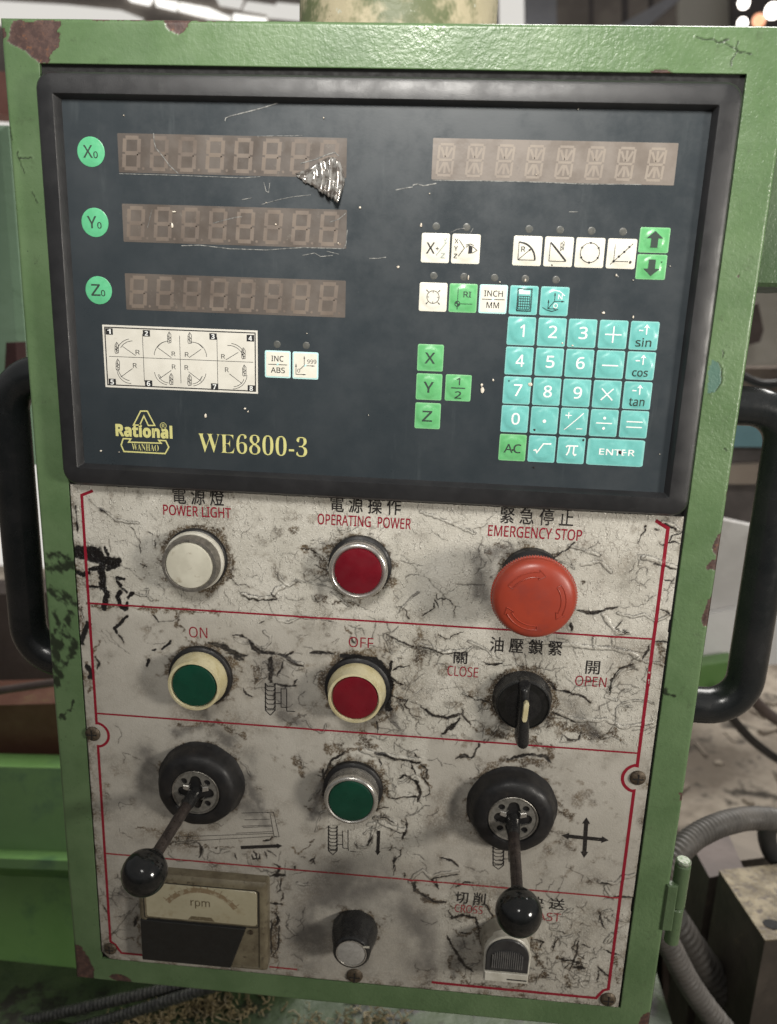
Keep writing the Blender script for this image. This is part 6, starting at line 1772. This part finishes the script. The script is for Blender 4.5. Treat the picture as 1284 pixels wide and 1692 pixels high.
hose([(-60, 1710), (60, 1683), (160, 1660), (300, 1628), (420, 1600)], [150, 150, 150, 150, 150], 4.6, M_hose, 'black_hose', 'upper of two black braided hoses at the lower left', 'hose', 4, .5)
hose([(20, 1725), (110, 1703), (200, 1678), (320, 1640), (420, 1610)], [140, 140, 140, 140, 140], 4.4, M_hose, 'black_hose', 'lower of two black braided hoses at the lower left', 'hose', 4, .5)
M_conduit = simple('dusty_grey_conduit', (0.060, 0.055, 0.050), (0.11, 0.10, 0.09), 0.6, sc=0.03, dirt=((0.07, 0.06, 0.05), 0.02, .55))
hose([(1060, 1490), (1112, 1420), (1150, 1382), (1205, 1358), (1260, 1352), (1330, 1362)], [120, 140, 160, 180, 200, 220], 8.8, M_conduit, 'corrugated_conduit', 'grey corrugated conduit arching out from behind the cabinet at the right', 'conduit', 4.0, .8, 24)
hose([(1060, 1480), (1105, 1560), (1135, 1618), (1172, 1672), (1230, 1740)], [160, 160, 160, 160, 160], 9.0, M_conduit, 'corrugated_conduit', 'thick grey corrugated conduit running down below the hinge', 'conduit', 4.4, .9, 24)
hose([(1110, 1520), (1165, 1600), (1215, 1655), (1280, 1705)], [260, 260, 260, 260], 15, simple('dark_conduit', (0.05, 0.045, 0.04), rough=.6), 'corrugated_conduit', 'darker conduit running behind the thick one at the bottom right', 'conduit', 7, 1.0, 24)
hose([(1290, 1350), (1268, 1372), (1276, 1410), (1310, 1440)], [330, 330, 330, 330], 9, simple('black_cable', (0.03, 0.03, 0.03), rough=.5), 'black_cable', 'short dark cable loop at the right edge above the metal blocks', 'cable')

# metal blocks at the right
M_blocktop = stain('speckled_brass_swarf_top', (0.13, 0.10, 0.055), (0.28, 0.23, 0.145), (0.07, 0.05, 0.035), .05, .5, 1.5, .12, .50)
M_block = stain('dark_machined_steel', (0.045, 0.038, 0.032), (0.085, 0.07, 0.058), (0.13, 0.10, 0.07), .01, .45, 1, .03, .62)


def block(tops, Z, h, name, label, m_top=M_blocktop, hole=None):
    e_ = empty(name, HZ(*tops[0], Z), label, 'metal block')
    q = [HZ(x, y, Z) for x, y in tops]
    MB().rings([[(p[0], p[1], Z - h) for p in q], [(p[0], p[1], Z) for p in q]], True, True).build('block_body', M_block, e_, sharp=20)
    q2 = [(p[0], p[1], Z + 1.5) for p in q]
    MB().rings([[(p[0], p[1], Z + .2) for p in q], q2], True, True).build('top_face', m_top, e_, sharp=20)
    if hole:
        c_ = HZ(*hole, Z + 1.5)
        MB().rings([[(c_[0] + 8 * math.cos(a), c_[1] + 6 * math.sin(a), zz) for a in np.linspace(0, 6.28, 20, endpoint=False)] for zz in (Z + 1.0, Z + 2.2)], True, True).build('bolt_hole', M_dark, e_)
    return e_


block([(1188, 1440), (1264, 1556), (1420, 1540), (1330, 1425)], -420, 420, 'metal_block', 'dark machined block with speckled yellowish top at the lower right', hole=(1276, 1528))
block([(1142, 1396), (1172, 1452), (1230, 1440), (1200, 1372)], -440, 400, 'metal_block', 'lower dark block wedged between conduit and the speckled block', M_brown)
block([(1185, 1372), (1215, 1425), (1400, 1400), (1330, 1352)], -455, 300, 'metal_block', 'pale dusty block behind the arching conduit', stain('dusty_tan_top', (0.14, 0.115, 0.09), (0.22, 0.185, 0.15)))

# things seen through the right handle
M_sheet = stain('pale_grey_sheet_metal', (0.56, 0.54, 0.525), (0.68, 0.66, 0.64), (0.45, 0.42, 0.40), .006, .4, 1, .01, .6)
wt_ = empty('work_table', BG(1220, 1100, 700), 'pale grey metal work table seen through the right handle', 'work table')
slab([(1120, 858), (1190, 858), (1310, 884), (1420, 900), (1420, 985), (1120, 1026)], 760, 20, M_sheet, 'table_top', wt_)
slab([(1120, 1022), (1420, 976), (1420, 1090), (1250, 1100), (1120, 1112)], 745, 12, stain('white_sheet_front', (0.74, 0.72, 0.71), (0.80, 0.78, 0.77)), 'front_panel', wt_)
slab([(1120, 1106), (1215, 1092), (1215, 1130), (1160, 1148), (1120, 1160)], 700, 30, M_guard, 'green_tray', None, label='bright green tray under the pale table, inside the right handle', cat='tray')
slab([(1180, 735), (1420, 735), (1420, 905), (1180, 868)], 900, 80, simple('dark_machine_part', (0.045, 0.038, 0.036), (0.10, 0.085, 0.08), .6, sc=.01), 'dark_machine', None, label='dark brown machine part seen through the top of the right handle', cat='machine')
slab([(1180, 690), (1420, 690), (1420, 740), (1180, 738)], 880, 40, stain('teal_bin_plastic', (0.10, 0.20, 0.23), (0.13, 0.25, 0.28)), 'teal_bin', None, label='teal bin just below the top bar of the right handle', cat='bin')
slab([(1180, 770), (1300, 765), (1300, 800), (1180, 800)], 860, 20, stain('tan_cloth', (0.2, 0.16, 0.13), (0.25, 0.21, 0.17)), 'tan_cloth', None, label='tan cloth draped on the dark machine inside the right handle', cat='cloth')
slab([(1180, 446), (1500, 446), (1500, 614), (1180, 612)], 1600, 200, stain('cream_cabinet_paint', (0.50, 0.47, 0.41), (0.56, 0.53, 0.47)), 'cream_cupboard', None, label='cream cupboard blurred at the right edge below the rear housing', cat='cupboard')
slab([(1200, 520), (1253, 500), (1262, 545), (1256, 565), (1200, 580)], 1400, 60, M_brown, 'brown_bag', None, label='brown blurred bag hanging on the cream cupboard', cat='bag')
slab([(1180, 608), (1500, 608), (1500, 700), (1180, 700)], 1500, 120, stain('brown_crate_wood', (0.13, 0.10, 0.085), (0.28, 0.24, 0.19), (0.05, 0.04, 0.04), .01, .8, 2, .02, .5), 'wooden_crate', None, label='brown crate under the cream cupboard above the right handle', cat='crate')

mb = MB()
rs = random.Random(23)
for i in range(34):
    px_, py_ = rs.uniform(1120, 1420), rs.uniform(1130, 1420)
    q = HZ(px_, py_, -999)
    a_, l_ = rs.uniform(0, 6.28), rs.uniform(8, 40)
    w_, h_ = rs.uniform(4, 14), rs.uniform(2, 10)
    ca, sa = math.cos(a_), math.sin(a_)
    pts = [(q[0] + u * ca - v * sa, q[1] + u * sa + v * ca) for u, v in ((-l_, -w_ * rs.uniform(.3, 1)), (l_, -w_ * rs.uniform(.3, 1)), (l_ * rs.uniform(.6, 1.1), w_), (-l_ * .7, w_ * rs.uniform(.5, 1.2)))]
    mb.rings([[(p[0], p[1], -999.5) for p in pts], [(p[0], p[1], -999 + h_) for p in pts]], False, True)
mb.build('floor_debris', stain('tan_and_dark_debris', (0.14, 0.11, 0.085), (0.34, 0.29, 0.23), None, .012, .7), None, kind='stuff', label='scattered tan and dark scraps on the floor to the right of the cabinet', cat='debris', sharp=None)
mb = MB()
for i in range(520):
    q = HZ(rs.uniform(1188, 1300), rs.uniform(1435, 1560), -418)
    a_, l_ = rs.uniform(0, 6.28), rs.uniform(1.0, 4.5)
    if not (HZ(1190, 1440, -418)[0] < q[0]): continue
    mb.tube([(q[0], q[1], -418.2), (q[0] + l_ * math.cos(a_), q[1] + l_ * math.sin(a_), -417.5 + rs.uniform(0, 1.5))], rs.uniform(.3, .8), 4)

M_boltsteel = simple('oily_bolt_steel', (0.10, 0.09, 0.08), (0.18, 0.16, 0.14), 0.35, 0.6, sc=0.2)
cs = empty('machine_casting', BG(1150, 1560, 420), 'dark ribbed machine casting behind the conduits at the lower right', 'machine casting')
slab([(1040, 1440), (1190, 1425), (1200, 1760), (1040, 1760)], 520, 60, M_block, 'casting_wall', cs)
for i in range(4):
    slab([(1062 + i * 30, 1452 - i * 3), (1071 + i * 30, 1451 - i * 3), (1078 + i * 30, 1760), (1068 + i * 30, 1760)], 490, 29, M_brown, 'casting_rib', cs)
for (bx_, by_) in ((1150, 1470), (1156, 1560), (1092, 1500)):
    q = BG(bx_, by_, 488)
    MB().lathe(q[0], q[2], [(9, -489), (9, -482), (6, -480)], 6).build('casting_bolt', M_boltsteel, cs)
hose([(1225, 620), (1262, 634), (1330, 628)], [900, 900, 900], 6, M_rubber, 'black_cable', 'thin black cable lying across the brown crate above the right handle', 'cable')
hose([(1200, 1175), (1245, 1225), (1300, 1262), (1380, 1290)], [600, 640, 680, 700], 6, M_rubber, 'black_cable', 'dark cable trailing across the floor below the right handle', 'cable')
hose([(1236, 1145), (1270, 1180), (1330, 1215)], [620, 660, 700], 8, M_brown, 'brown_hose', 'brown hose on the floor beside the bottom of the right handle', 'hose')
hose([(-60, 1150), (20, 1138), (90, 1128), (150, 1124)], [300, 300, 300, 300], 4, M_brown, 'brown_pipe', 'thin brown pipe crossing under the left handle', 'pipe')
